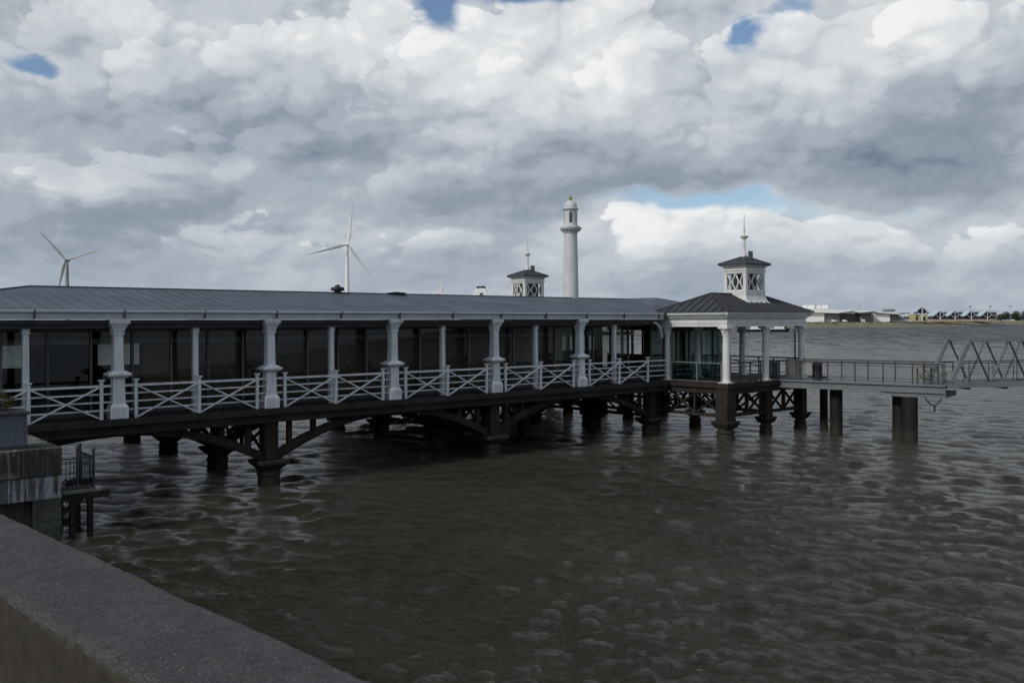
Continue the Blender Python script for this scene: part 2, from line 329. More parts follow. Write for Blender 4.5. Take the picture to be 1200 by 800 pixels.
# ------------------------------------------------------------------ builders
BASE = {}
class MB:
    def __init__(s): s.v = []; s.f = []
    def add(s, vs, fs):
        k = len(s.v); s.v += [tuple(p) for p in vs]; s.f += [tuple(i+k for i in f) for f in fs]; return s
    def box(s, a0, a1, b0, b1, c0, c1):
        return s.add([(a0, b0, c0), (a1, b0, c0), (a1, b1, c0), (a0, b1, c0), (a0, b0, c1), (a1, b0, c1), (a1, b1, c1), (a0, b1, c1)],
                     [(3, 2, 1, 0), (4, 5, 6, 7), (0, 1, 5, 4), (1, 2, 6, 5), (2, 3, 7, 6), (3, 0, 4, 7)])
    def cbox(s, c, a, b, z0, z1, top=1.):
        x, y = c; s.frus(c, a/2, b/2, z0, a/2*top, b/2*top, z1); return s
    def frus(s, c, a0, b0, z0, a1, b1, z1):
        x, y = c
        return s.add([(x-a0, y-b0, z0), (x+a0, y-b0, z0), (x+a0, y+b0, z0), (x-a0, y+b0, z0), (x-a1, y-b1, z1), (x+a1, y-b1, z1), (x+a1, y+b1, z1), (x-a1, y+b1, z1)],
                     [(3, 2, 1, 0), (4, 5, 6, 7), (0, 1, 5, 4), (1, 2, 6, 5), (2, 3, 7, 6), (3, 0, 4, 7)])
    def bar(s, p, q, w, h, up=(0, 0, 1)):
        p, q = Vector(p), Vector(q); d = (q-p).normalized(); u = Vector(up)
        if abs(d.dot(u)) > .99: u = Vector((1, 0, 0))
        a = d.cross(u).normalized()*w/2; b = a.cross(d).normalized()*h/2
        vs = [e+i*a+j*b for e in (p, q) for i, j in ((-1, -1), (1, -1), (1, 1), (-1, 1))]
        return s.add(vs, [(0, 1, 2, 3), (7, 6, 5, 4), (0, 4, 5, 1), (1, 5, 6, 2), (2, 6, 7, 3), (3, 7, 4, 0)])
    def path(s, pts, w, h, up):
        for p, q in zip(pts, pts[1:]): s.bar(p, q, w, h, up)
        return s
    def tube(s, p, q, r, n=10, r2=None):
        p, q = Vector(p), Vector(q); r2 = r if r2 is None else r2; d = (q-p).normalized()
        u = Vector((0, 0, 1)) if abs(d.z) < .9 else Vector((1, 0, 0)); a = d.cross(u).normalized(); b = d.cross(a)
        vs = [e+rr*(math.cos(2*math.pi*i/n)*a+math.sin(2*math.pi*i/n)*b) for e, rr in ((p, r), (q, r2)) for i in range(n)]
        fs = [(i, (i+1) % n, n+(i+1) % n, n+i) for i in range(n)]+[tuple(range(n))[::-1], tuple(range(n, 2*n))]
        return s.add(vs, fs)
    def lathe(s, prof, c, n=20):
        x, y = c; k = len(prof)
        vs = [(x+r*math.cos(2*math.pi*i/n), y+r*math.sin(2*math.pi*i/n), z) for r, z in prof for i in range(n)]
        fs = [(j*n+i, j*n+(i+1) % n, (j+1)*n+(i+1) % n, (j+1)*n+i) for j in range(k-1) for i in range(n)]
        fs += [tuple(range(n))[::-1], tuple(range((k-1)*n, k*n))]
        return s.add(vs, fs)
    def prism(s, poly, y0, y1):
        """poly of (x, z) pushed from y0 to y1"""
        n = len(poly); vs = [(x, y0, z) for x, z in poly]+[(x, y1, z) for x, z in poly]
        return s.add(vs, [tuple(range(n)), tuple(range(n, 2*n))[::-1]]+[(i, n+i, n+(i+1) % n, (i+1) % n) for i in range(n)])
    def build(s, name, m_, parent=None, smooth=False, bevel=0., base=None):
        b = base or (BASE.get(parent.name, (0, 0, 0)) if parent else (0, 0, 0))
        me = bpy.data.meshes.new(name); me.from_pydata([(x-b[0], y-b[1], z-b[2]) for x, y, z in s.v], [], s.f)
        import bmesh
        bm = bmesh.new(); bm.from_mesh(me); bmesh.ops.recalc_face_normals(bm, faces=bm.faces)
        if bevel: bmesh.ops.bevel(bm, geom=bm.edges, offset=bevel, segments=1, affect='EDGES', clamp_overlap=True)
        bm.to_mesh(me); bm.free()
        if smooth:
            me.polygons.foreach_set('use_smooth', [True]*len(me.polygons)); me.set_sharp_from_angle(angle=R(35))
        me.materials.append(m_)
        o = bpy.data.objects.new(name, me); COL.objects.link(o)
        if parent: o.parent = parent; BASE[o.name] = b
        return o
def tag(o, label=None, cat=None, group=None, kind=None):
    for k, v in (('label', label), ('category', cat), ('group', group), ('kind', kind)):
        if v: o[k] = v
    return o
def root(name, label, cat, s, t, z, group=None):
    """an Empty in the pier's frame; its parts are given in pier coordinates"""
    o = bpy.data.objects.new(name, None); COL.objects.link(o); x, y = pw(s, t)
    o.location = (x, y, z); o.rotation_euler = (0, 0, PROT); o.empty_display_size = .3
    BASE[o.name] = (s, t, z); return tag(o, label, cat, group)
def wroot(name, label, cat, loc, rz=0., group=None):
    o = bpy.data.objects.new(name, None); COL.objects.link(o); o.location = loc; o.rotation_euler = (0, 0, rz)
    BASE[o.name] = (0, 0, 0); return tag(o, label, cat, group)
def copy_tree(o, parent=None):
    c = o.copy(); COL.objects.link(c)
    if parent: c.parent = parent
    for ch in list(o.children): copy_tree(ch, c)
    return c

# ------------------------------------------------------------------ water, land
def build_water():
    th = np.concatenate([np.linspace(-100, -42, 60, endpoint=False), np.linspace(-42, 42, 600), np.linspace(42, 100, 61)[1:]])*math.pi/180
    rr = np.concatenate([np.geomspace(7, 140, 560), np.geomspace(140, 14000, 130)[1:]])
    T, Q = np.meshgrid(th, rr); X = Q*np.sin(T); Y = Q*np.cos(T); Z = np.zeros_like(X)
    cell = Q*np.maximum(.0054, .0026); mod = .75+.25*np.sin(X*.11+1.)*np.sin(Y*.07+.4)
    for i in range(140):
        lam = .38*(3.0/.38)**RNG.random(); a0 = RNG.normal(R(203), R(36)); k = 2*math.pi/lam
        amp = .0042*lam**.45*(.5+RNG.random()); ph = RNG.random()*7
        att = np.clip((lam/cell-3)/3, 0, 1)
        arg = k*(X*math.sin(a0)+Y*math.cos(a0))+ph
        Z += amp*att*mod*(2.2*((np.sin(arg)+1)*.5)**1.7-.9)
    Z *= np.clip(1.25-Q/500., .0, 1.)
    nr, nt = X.shape; vs = np.stack([X, Y, Z], -1).reshape(-1, 3)
    idx = np.arange(nr*nt).reshape(nr, nt)
    q = np.stack([idx[:-1, :-1], idx[:-1, 1:], idx[1:, 1:], idx[1:, :-1]], -1).reshape(-1, 4)[:, ::-1]
    me = bpy.data.meshes.new('river_water'); me.vertices.add(len(vs)); me.vertices.foreach_set('co', vs.ravel())
    me.loops.add(q.size); me.loops.foreach_set('vertex_index', q.ravel().astype(np.int32))
    me.polygons.add(len(q)); me.polygons.foreach_set('loop_start', np.arange(0, q.size, 4, dtype=np.int32))
    me.polygons.foreach_set('use_smooth', np.ones(len(q), bool)); me.update(calc_edges=True)
    me.materials.append(WATER); o = bpy.data.objects.new('river_water', me); COL.objects.link(o); o['kind'] = 'structure'
build_water()

def build_bank():
    line = [(-6000, 1500), (-1500, 900), (-300, 865), (100, 880), (235, 888), (290, 897), (352, 926), (427, 956), (560, 1110), (820, 1436), (1500, 2200), (5000, 5200)]
    pts = []
    for (a, b), (c, d) in zip(line, line[1:]):
        n = max(2, int(math.hypot(c-a, d-b)/14)) if -320 < a < 900 else 6
        for i in range(n): pts.append((a+(c-a)*i/n, b+(d-b)*i/n))
    pts.append(line[-1]); prof = [(-6, -.6), (0, .0), (8, .7), (18, 1.7), (24, 2.6), (32, 4.3), (40, 5.3), (52, 5.9), (120, 6.0), (600, 6.0), (9000, 6.0)]
    m = MB(); n = len(prof)
    for x, y in pts:
        j = random.uniform(-3, 3)
        for k, (d, z) in enumerate(prof):
            m.v.append((x-d*.35, y+d+(j if k < 6 else 0), z+(random.uniform(-.25, .35) if 2 < k < 7 else 0)))
    for i in range(len(pts)-1):
        for k in range(n-1): m.f.append((i*n+k, (i+1)*n+k, (i+1)*n+k+1, i*n+k+1))
    o = m.build('far_river_bank', BANK, smooth=True); o['kind'] = 'structure'
build_bank()

def build_promenade():
    m = MB()
    vs = [pw(s, t) for s, t in ((-60, -140), (.10, -140), (-12.7, -5.), (-12.7, 60), (-60, 60))]
    m.add([(x, y, 5.05) for x, y in vs]+[(x, y, -1.5) for x, y in vs], [(0, 1, 2, 3, 4)]+[(i, i+5, (i+1) % 5+5, (i+1) % 5) for i in range(5)])
    o = m.build('promenade', PAVE); o['kind'] = 'structure'
build_promenade()

def build_seawall():
    """parapet in front of the camera, its arrises worn"""
    r = root('sea_wall', 'low speckled concrete parapet wall in the near left corner above the river', 'wall', -9.78, -32, 0)
    prof = []                                     # (s, z) round the section
    NS = 34
    a, b, zt = -9.955, -9.585, 5.9
    for i in range(60): prof.append((a, 4.9+i*(zt-4.9-.02)/59))
    prof.append((a+.004, zt-.012)); prof.append((a+.014, zt-.003))
    for i in range(1, NS): prof.append((a+.014+(b-a-.028)*i/NS, zt+.004*math.sin(math.pi*i/NS)))
    prof.append((b-.014, zt-.003)); prof.append((b-.004, zt-.012))
    for z in (5.85, 5.7, 5.4, 5., 4., 3., 2., 1., -1.): prof.append((b, z))
    ts = np.concatenate([np.arange(-37, -35, .1), np.arange(-35, -30.4, .011), np.arange(-30.4, -26, .08), np.arange(-26, -5.3, .8)])
    from mathutils import noise
    m = MB(); n = len(prof)
    for t in ts:
        for s, z in prof:
            v = Vector((s*1., t, z)); d = noise.fractal(v*9, 1, 2, 5)*.005+noise.noise(v*90)*.0016+noise.noise(v*45)*.0022+noise.noise(v*1.3)*.006
            ed = .0
            if abs(z-zt) < .02 and (abs(s-a) < .02 or abs(s-b) < .02): ed = abs(noise.noise(v*22))*.012+max(0, noise.noise(v*7)-.25)*.012
            sx = d if s <= a+.001 else (-d if s >= b-.001 else 0)
            m.v.append((s+sx+(ed*.7 if s < -9.78 else -ed*.7)+.09-.094*(t+33.54), t, z+(d if z > zt-.015 else 0)-ed))
    for i in range(len(ts)-1):
        for k in range(n-1): m.f.append((i*n+k, i*n+k+1, (i+1)*n+k+1, (i+1)*n+k))
    m.build('wall_body', CONC, r, smooth=True)
build_seawall()

# ------------------------------------------------------------------ pier substructure
PIER_END = 31.6
def arch_z(s, s0, s1, z0=.95, z1=2.5):
    """flat elliptic-like rise from springing to crown"""
    u = (2*s-s0-s1)/(s1-s0); return z0+(z1-z0)*(1-abs(u)**2.05)
def build_pier():
    r = root('pier_structure', 'dark iron pier deck on shallow arched ribs and stone footed pillars', 'pier', 6, 0, 0)
    m = MB(); m.box(-9, PIER_END, -.42, 18.2, 2.98, 3.16); m.build('deck', DECKW, r)
    m = MB(); m.box(-9, PIER_END-.1, -.36, -.18, 2.66, 2.975); m.build('edge_beam', IRON, r)
    m = MB(); m.box(-9, PIER_END-.1, -.47, -.425, 2.93, 3.19); m.build('edge_board', DECKW, r)
    m = MB(); m.box(-9, PIER_END-.1, -.50, -.365, 2.60, 2.70); m.build('edge_flange', IRON, r)
    m = MB()
    for s in np.arange(-8, PIER_END, 1.5): m.box(s-.08, s+.08, -.1, 18., 2.62, 2.97)
    m.build('cross_beams', IRON, r)['kind'] = 'stuff'
    rows = {6.05: (.0, 5.4, 11.8, 17.6), 18.1: (.0, 4.8, 10.4, 15.6), 30.4: (.15, 4.8, 10.4, 15.6), -6.2: (.0, 5.4, 11.8, 17.6)}
    ribt = (0., 5.2, 11., 16.5)
    spans = ((-6.2, 6.05), (6.05, 18.1), (18.1, 30.4))
    for k in range(4):
        for s0, s1 in spans:
            ts = [rows[s0][k], rows[s1][k]]
            def T(s): return ts[0]+(ts[1]-ts[0])*(s-s0)/(s1-s0)
            a, b = s0+.30, s1-.30; N = 18
            m = MB(); vs = []; fs = []
            for i in range(N+1):
                s = a+(b-a)*i/N; z = arch_z(s, a, b); dep = .26+.14*abs(2*i/N-1)
                t = T(s)
                for dt, zz in ((-.11, z-.0), (.11, z-.0), (.11, z+dep), (-.11, z+dep)): vs.append((s, t+dt, min(zz, 2.97)))
                if i: fs += [(4*(i-1)+j, 4*(i-1)+(j+1) % 4, 4*i+(j+1) % 4, 4*i+j) for j in range(4)]
            fs += [(0, 1, 2, 3), (4*N+3, 4*N+2, 4*N+1, 4*N)]
            m.add(vs, fs); m.build('arch_rib', IRON2 if k == 0 else IRON, r)
            if k == 0:                                           # proud flange along the soffit
                m = MB(); pts = [(a+(b-a)*i/N, T(a)-.02, arch_z(a+(b-a)*i/N, a, b)+.03) for i in range(N+1)]
                m.path(pts, .34, .06, (0, 0, 1)); m.build('rib_flange', IRON, r)
            for d in (.62, 1.75, 2.9, 3.9):                      # spandrel posts
                for s in (a+d, b-d):
                    z = arch_z(s, a, b)+.3
                    if z < 2.6: m = MB(); m.box(s-.11, s+.11, T(s)-.08, T(s)+.08, z-.06, 2.7); m.build('spandrel_post', IRON2 if k == 0 else IRON, r)
            if k:                                                # rear ribs carry diagonals
                for d0, d1 in ((.1, 1.65), (1.8, 2.9)):
                    for sg, e in ((1, a), (-1, b)):
                        p0, p1 = e+sg*d0, e+sg*d1
                        m = MB(); m.bar((p0, T(p0), 1.55+.35*d0), (p1, T(p1), 2.66), .1, .12); m.bar((p0, T(p0)+.06, 2.66), (p1, T(p1)+.06, arch_z(p1, a, b)+.35), .1, .12)
                        m.build('spandrel_brace', IRON, r)
    for s, tl in rows.items():
        for k, t in enumerate(tl):
            w = .30 if k == 0 else .26
            m = MB(); m.cbox((s, t), 2*w, 2*w, 1.02, 2.66); m.build('pillar', IRON2 if k == 0 else IRON, r, bevel=.02)
            m = MB(); m.frus((s, t), .36, .36, .60, .62, .62, .86); m.cbox((s, t), 1.30, 1.30, .86, 1.015); m.frus((s, t), .62, .62, .5, .36, .36, .6) if False else None
            m.build('corbel', STONE, r, bevel=.02)
            m = MB(); m.lathe([(.50, -1.2), (.48, .0), (.45, .35), (.50, .40), (.50, .47), (.44, .52), (.44, .597)], (s, t), 18); m.build('stone_footing', STONE, r, smooth=True)
        for t0, t1 in zip(tl, tl[1:]):
            tm_ = (t0+t1)/2
            m = MB(); m.box(s-.07, s+.07, tm_-.07, tm_+.07, 1.2, 2.42); m.build('transverse_post', IRON, r)
            for ta, tb_ in ((t0+.3, tm_-.08), (tm_+.08, t1-.3)):
                m = MB(); m.bar((s-.05, ta, 1.2), (s-.05, tb_, 2.45), .08, .11, (1, 0, 0)); m.build('transverse_brace', IRON, r)
                m = MB(); m.bar((s+.05, ta, 2.45), (s+.05, tb_, 1.2), .08, .11, (1, 0, 0)); m.build('transverse_brace', IRON, r)
            m = MB(); m.box(s-.1, s+.1, t0+.31, t1-.31, 1.03, 1.2); m.build('transverse_tie', IRON, r)
            m = MB(); m.box(s-.1, s+.1, t0+.31, t1-.31, 2.42, 2.6); m.build('transverse_tie', IRON, r)
build_pier()

# ------------------------------------------------------------------ covered building on the pier
EAVE_B, EAVE_T = 6.87, 7.22
BF, BB = -.30, 14.6       # eaves front and back
def build_house():
    r = root('pier_building', 'long single storey glazed pier building with grey hipped metal roof and white posts', 'building', 12, 2, 3.16)
    rt = 6.35; zr = 8.30; e0, e1 = -8.4, 41.2; r0, r1 = -1.6, 35.6
    zb = 7.23
    rm = MB(); rm.add([(e0, BF, zb), (e1, BF, zb), (e1, BB, zb), (e0, BB, zb), (r0, rt, zr), (r1, rt+.6, zr)], [(0, 1, 5, 4), (1, 2, 5), (2, 3, 4, 5), (3, 0, 4), (0, 3, 2, 1)])
    roof = rm.build('roof', ZINC, r)
    nrm = Vector((0, -(zr-zb), rt-BF)).normalized()
    s = e0+.5
    while s < e1-.6:                                                # standing seams on the front slope
        k = 1.
        if s < r0: k = (s-e0)/(r0-e0)
        if s > r1: k = (e1-s)/(e1-r1)
        if k > .06:
            q = (s, BF+(rt-BF)*k, zb+(zr-zb)*k+.012)
            m = MB(); m.bar((s, BF, zb+.006), (q[0], q[1], q[2]-.006), .022, .014, nrm); m.build('roof_seam', ZINC, roof)
        s += .55
    m = MB(); m.bar((r0, rt, zr+.01), (r1, rt+.6, zr+.01), .22, .06); m.bar((r0, rt, zr+.01), (e0, BF, zb+.02), .16, .06); m.bar((r1, rt+.6, zr+.01), (e1, BF, zb+.02), .16, .06)
    m.build('ridge_capping', LEAD, roof)
    m = MB(); m.box(e0, 31.1, BF-.05, BF+.12, EAVE_B, EAVE_B+.245); fa = m.build('fascia', CREAM, r)
    m = MB(); m.box(e0, 31.1, BF-.14, BF+.10, EAVE_B+.25, EAVE_T); m.build('gutter', CREAM, fa, bevel=.02)
    m = MB(); m.box(e0, 31.1, BF-.065, BF-.052, EAVE_B+.0, EAVE_B+.03); m.build('drip_mould', WHITE, fa)
    for i in range(-2, 11):
        s = 3.05*i+.14
        if s < 31: m = MB(); m.box(s-.02, s+.02, BF-.16, BF-.055, EAVE_B+.05, EAVE_T+.02); m.build('fascia_joint', DSTEEL, fa)
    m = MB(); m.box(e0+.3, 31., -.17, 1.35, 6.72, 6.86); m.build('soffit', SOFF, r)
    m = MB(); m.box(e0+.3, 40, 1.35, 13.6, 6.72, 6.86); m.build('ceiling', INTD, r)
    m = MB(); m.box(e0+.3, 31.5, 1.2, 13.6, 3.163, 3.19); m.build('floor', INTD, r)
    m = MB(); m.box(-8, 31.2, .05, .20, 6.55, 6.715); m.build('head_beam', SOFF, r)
    # pillars (every second support) and slim posts
    for i in range(-2, 11):
        s = 3.05*i
        if i % 2 == 0 and i < 10:
            m = MB(); m.frus((s, 0), .185, .185, 4.96, .165, .165, 6.35); p = m.build('pillar', WHITE, r, bevel=.012)
            m = MB(); m.frus((s, 0), .22, .22, 3.75, .205, .205, 4.70); m.frus((s, 0), .31, .31, 3.165, .31, .31, 3.60); m.frus((s, 0), .31, .31, 3.60, .23, .23, 3.75)
            m.build('pedestal', WHITE, p, bevel=.01)
            m = MB(); m.frus((s, 0), .22, .22, 4.66, .39, .39, 4.78); m.frus((s, 0), .40, .40, 4.78, .40, .40, 4.87); m.frus((s, 0), .37, .37, 4.87, .21, .21, 4.97)
            m.build('collar', WHITE, p, bevel=.008)
            m = MB(); m.cbox((s, 0), .42, .42, 6.30, 6.36); m.frus((s, 0), .18, .18, 6.36, .24, .24, 6.55); m.frus((s, 0), .24, .24, 6.55, .33, .33, 6.72); m.cbox((s, 0), .72, .72, 6.72, 6.866)
            m.build('capital', WHITE, p, bevel=.008)
        elif i < 10:
            t = .28
            m = MB(); m.frus((s, t), .115, .115, 3.165, .10, .10, 6.40); p = m.build('slim_post', WHITE, r, bevel=.012)
            m = MB(); m.cbox((s, t), .27, .27, 6.36, 6.42); m.frus((s, t), .105, .105, 6.42, .15, .15, 6.6); m.frus((s, t), .15, .15, 6.6, .22, .22, 6.715); m.cbox((s, t-.1), .46, .46, 6.72, 6.865)
            m.build('capital', WHITE, p, bevel=.008)
    # curved bracket where the eaves meet the pavilion
    m = MB(); pts = [(30.55+.78*math.sin(a), -.02, 5.75+.92*math.cos(a)) for a in np.linspace(0, math.pi/2, 9)]
    m.path(pts, .1, .16, (0, 1, 0)); m.build('curved_bracket', WHITE, r)
    # glazed wall
    T = 1.45
    m = MB(); m.box(-8, 31.3, T-.06, T+.06, 3.19, 3.42); m.build('glazing_sill', FRAME, r)
    m = MB(); m.box(-8, 31.3, T-.06, T+.06, 6.42, 6.715); m.build('glazing_head', FRAME, r)
    xs = []
    for i in range(-3, 11):
        xs += [3.05*i-.55, 3.05*i+.98]
    xs = [x for x in xs if -8 < x < 31.2]
    for j, x in enumerate(xs):
        m = MB(); w = .055 if j % 2 else .035; m.box(x-w, x+w, T-.075, T+.075, 3.43, 6.41); m.build('mullion', SILL if j % 2 == 0 else FRAME, r)
    for x0, x1 in zip(xs, xs[1:]):
        m = MB(); m.box(x0+.06, x1-.06, T-.012, T+.012, 3.43, 6.41); m.build('window_pane', GLASS, r)
    # inside: blinds and a partition with open ends
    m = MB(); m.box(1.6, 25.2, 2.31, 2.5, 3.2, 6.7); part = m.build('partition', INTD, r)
    s = 1.65
    while s < 25:
        m = MB(); m.box(s, s+1.45, 2.16+random.uniform(0, .03), 2.30, 3.45, 5.86); m.build('blind', INTW, part)
        s += 1.47
    m = MB(); m.box(-7.5, 31, 1.9, 2.1, 5.92, 6.14); m.build('ceiling_beam', INTG, r)
    # far wall with windows that let the river light through
    tb = 13.2; opens = [(-3.6+1.15*i, -3.6+1.15*i+.98) for i in range(3)]+[(3.0+1.3*i, 3.0+1.3*i+1.12) for i in range(4)]+[(24.2+1.02*i, 24.2+1.02*i+.82) for i in range(15)]
    cur = -8.
    m = MB(); m.box(-8, 40, tb, tb+.2, 3.2, 4.6); m.box(-8, 40, tb, tb+.2, 5.85, 6.71)
    for a, b in opens: m.box(cur, a, tb, tb+.2, 4.6, 5.85); cur = b
    m.box(cur, 40, tb, tb+.2, 4.6, 5.85)
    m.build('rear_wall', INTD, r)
    for a, b in opens: m = MB(); m.box(a, b, tb+.09, tb+.11, 4.6, 5.85); m.build('rear_pane', GLASS, r)
    m = MB(); m.box(40.5, 40.65, 3., 13.2, 3.2, 4.3); m.box(40.5, 40.65, 3., 13.2, 6.1, 6.71); m.build('river_end_wall', INTD, r)
    for t in np.arange(3.2, 13.2, 1.05): m = MB(); m.box(40.5, 40.65, t, t+.16, 4.303, 6.097); m.build('mullion', FRAME, r)
    m = MB(); m.box(-8.0, -7.85, 1.4, 13.2, 3.2, 6.71); m.build('end_wall', INTD, r)
build_house()

# ------------------------------------------------------------------ railings between the pillars
ORD = ['behind the planter at the left end', 'left of the second pillar, between the first two big pillars', 'third white railing section from the left, over the first stone pier', 'fourth white railing section, before the middle of the pier',
       'fifth white railing section, right of the middle pier', 'last white railing section, beside the pavilion']
def build_railings():
    lab = ['white cross braced railing section partly hidden by the planter at far left', 'white cross braced railing section between the leftmost two broad pillars',
           'white cross braced railing section between second and third broad pillars', 'white cross braced railing section between third and fourth broad pillars',
           'white cross braced railing section between fourth and fifth broad pillars', 'white cross braced railing section ending against the corner pavilion']
    t = -.12
    for j, i in enumerate(range(-1, 5)):
        a = 6.1*i; b = a+6.1
        r = root('railing', lab[j], 'railing', a+3.05, t, 3.165, 'white railing sections along the pier edge')
        end = b if i < 4 else 31.6
        posts = [a+.62, a+3.05, b-.62] if i < 4 else [a+.62, a+3.05, a+5.5]
        for p in posts:
            m = MB(); m.cbox((p, t-.02), .115, .115, 3.165, 4.56); po = m.build('post', WHITE, r, bevel=.008)
            m = MB(); m.frus((p, t-.02), .06, .06, 4.561, .10, .10, 4.60); m.cbox((p, t-.02), .21, .21, 4.60, 4.64, .9); m.build('post_cap', WHITE, po)
        for z, h in ((4.40, .085), (4.10, .055), (3.80, .055), (3.50, .055)):
            m = MB(); m.box(a+.02, end-.02, t+.035, t+.085, z-h/2, z+h/2); m.build('rail', WHITE, r)
        for p, q in zip(posts, posts[1:]):
            m = MB(); m.bar((p+.07, t+.005, 4.37), (q-.07, t+.005, 3.22), .05, .085, (0, 1, 0)); m.build('cross_brace', WHITE, r)
            m = MB(); m.bar((p+.07, t-.055, 3.22), (q-.07, t-.055, 4.37), .05, .085, (0, 1, 0)); m.build('cross_brace', WHITE, r)
build_railings()

# ------------------------------------------------------------------ pier head: substructure, pavilion, cupolas, light tower
A0, A1, B0, B1 = 32.0, 39.8, -4.2, .3
def build_head():
    r = root('river_platform', 'dark rusty iron platform under the pavilion with crossed bracing panels', 'platform', 36, -2, 0)
    m = MB(); m.box(A0-.35, 42, B0-.35, 23, 2.98, 3.16); m.build('deck', DECKW, r)
    m = MB(); m.box(A0-.42, 42.05, B0-.42, B0-.355, 2.9, 3.19); m.box(A0-.42, A0-.355, B0-.355, B1+.3, 2.9, 3.19); m.build('edge_board', IRON2, r)
    m = MB(); m.box(A0-.28, 41.9, B0-.28, B0-.05, 2.55, 2.97); m.box(A0-.28, A0-.05, B0-.05, 22.5, 2.55, 2.97); m.build('edge_beam', IRON2, r)
    def X(p, q, z0, z1, ax):
        for (a, b, o) in ((z0, z1, 0), (z1, z0, .09)):
            m = MB()
            if ax == 't': m.bar((p[0]+o, p[1], a), (q[0]+o, q[1], b), .09, .13, (1, 0, 0))
            else: m.bar((p[0], p[1]+o, a), (q[0], q[1]+o, b), .09, .13, (0, 1, 0))
            m.build('cross_brace', IRON2, r)
    # left face: two crossed panels with a post between; front face the same
    for s in (A0-.12, 36.):
        for t0, t1 in ((-3.85, -2.15), (-2.0, -.3)): X((s, t0), (s, t1), 1.42, 2.55, 't')
        m = MB(); m.box(s-.09, s+.09, -2.14, -2.0, 1.3, 2.55); m.build('brace_post', IRON2, r)
        m = MB(); m.box(s-.12, s+.12, -3.85, 0.2, 1.22, 1.40); m.build('bottom_chord', IRON2, r)
    for t in (B0+.1, 1.2):
        for a, b in ((32.45, 34.), (34.2, 35.7), (36.4, 37.85), (38., 39.4)): X((a, t), (b, t), 1.42, 2.55, 's')
        for c in (34.1, 37.92): m = MB(); m.box(c-.08, c+.08, t-.09, t+.09, 1.3, 2.55); m.build('brace_post', IRON2, r)
        m = MB(); m.box(32.4, 39.4, t-.12, t+.12, 1.22, 1.40); m.build('bottom_chord', IRON2, r)
    for s in (32.05, 36.05, 39.8):
        for t in (-4.1, 1.2, 7., 13., 19., 22.3):
            cnr = (t < -4)
            w = .42 if (cnr and s < 33) else .30
            m = MB(); m.cbox((s, t), 2*w, 2*w, 1.02, 2.975); m.build('pillar', IRON2, r, bevel=.025)
            m = MB(); m.cbox((s, t), 2*w+.36, 2*w+.36, .88, 1.015); m.frus((s, t), w+.02, w+.02, .62, w+.16, w+.16, .878); m.build('corbel', IRON2 if cnr else STONE, r, bevel=.015)
            m = MB(); m.lathe([(w+.12, -1.2), (w+.1, .05), (w+.04, .3), (w+.1, .34), (w+.1, .42), (w+.02, .48), (w+.02, .617)], (s, t), 18); m.build('stone_footing', STONE, r, smooth=True)
    for t0, t1 in ((1.6, 6.6), (7.4, 12.6), (13.4, 18.6)):
        for s in (32.05, 39.8):
            X((s, t0), (s, t1), 1.3, 2.55, 't')
            m = MB(); m.box(s-.1, s+.1, t0, t1, 1.1, 1.28); m.build('bottom_chord', IRON, r)
build_head()

def build_fender():
    r = root('timber_fender', 'dark upright timber slats closing the far side beneath the right half of the pier', 'fender', 24, 17.9, 0)
    s = 18.6; k = 0
    while s < 40.:
        wd = .17 if 33.6 < s < 36.4 else .30
        m = MB(); m.box(s, s+wd, 17.82, 17.94, .25 if wd > .2 else -.3, 2.6+.05*random.random()); m.build('slat', IRON, r); s += wd+(.17 if wd < .2 else .035); k += 1
    for z in (.5, 1.5, 2.4): m = MB(); m.box(18.5, 40.2, 17.95, 18.07, z, z+.16); m.build('waling', IRON, r)
    q = root('inner_bent', 'row of dark timber posts with crossed braces hidden deep beneath the pier deck', 'trestle', 24.6, 8, 0)
    for t in (4.9, 8., 11.2, 14.4):
        m = MB(); m.cbox((24.6, t), .5, .5, -1.2, 2.6); m.build('post', IRON, q)
    for t0, t1 in ((4.9, 8.), (8., 11.2), (11.2, 14.4)):
        m = MB(); m.bar((24.55, t0+.3, .6), (24.55, t1-.3, 2.4), .1, .2, (1, 0, 0)); m.build('brace', IRON, q)
        m = MB(); m.bar((24.67, t0+.3, 2.4), (24.67, t1-.3, .6), .1, .2, (1, 0, 0)); m.build('brace', IRON, q)
    m = MB(); m.box(24.3, 24.9, 4.5, 14.8, 2.605, 2.62+.0); m.build('cap_beam', IRON, q)
build_fender()

def round_col(r, s, t, rad, z0=3.165, z1=6.42, m_=WHITE2):
    m = MB(); m.lathe([(rad*1.02, z0+.16), (rad*1.04, z0+1.1), (rad*.9, z1-.55)], (s, t), 20); c = m.build('column', m_, r, smooth=True)
    m = MB(); m.cbox((s, t), rad*3, rad*3, z0, z0+.07); m.lathe([(rad*1.3, z0+.071), (rad*1.36, z0+.11), (rad*1.05, z0+.159)], (s, t), 20); m.build('column_base', m_, c)
    m = MB(); m.lathe([(rad*.92, z1-.549), (rad*1.06, z1-.53), (rad*1.06, z1-.48), (rad*.92, z1-.46), (rad*1.0, z1-.3), (rad*1.38, z1-.12)], (s, t), 20)
    for i in range(8):                                              # upright acanthus-like leaves
        a = math.pi/4*i+.2; m.bar((s+rad*.95*math.cos(a), t+rad*.95*math.sin(a), z1-.44), (s+rad*1.42*math.cos(a), t+rad*1.42*math.sin(a), z1-.16), .07, .05)
    m.cbox((s, t), rad*3.1, rad*3.1, z1-.118, z1-.003); m.build('capital', m_, c, smooth=True)
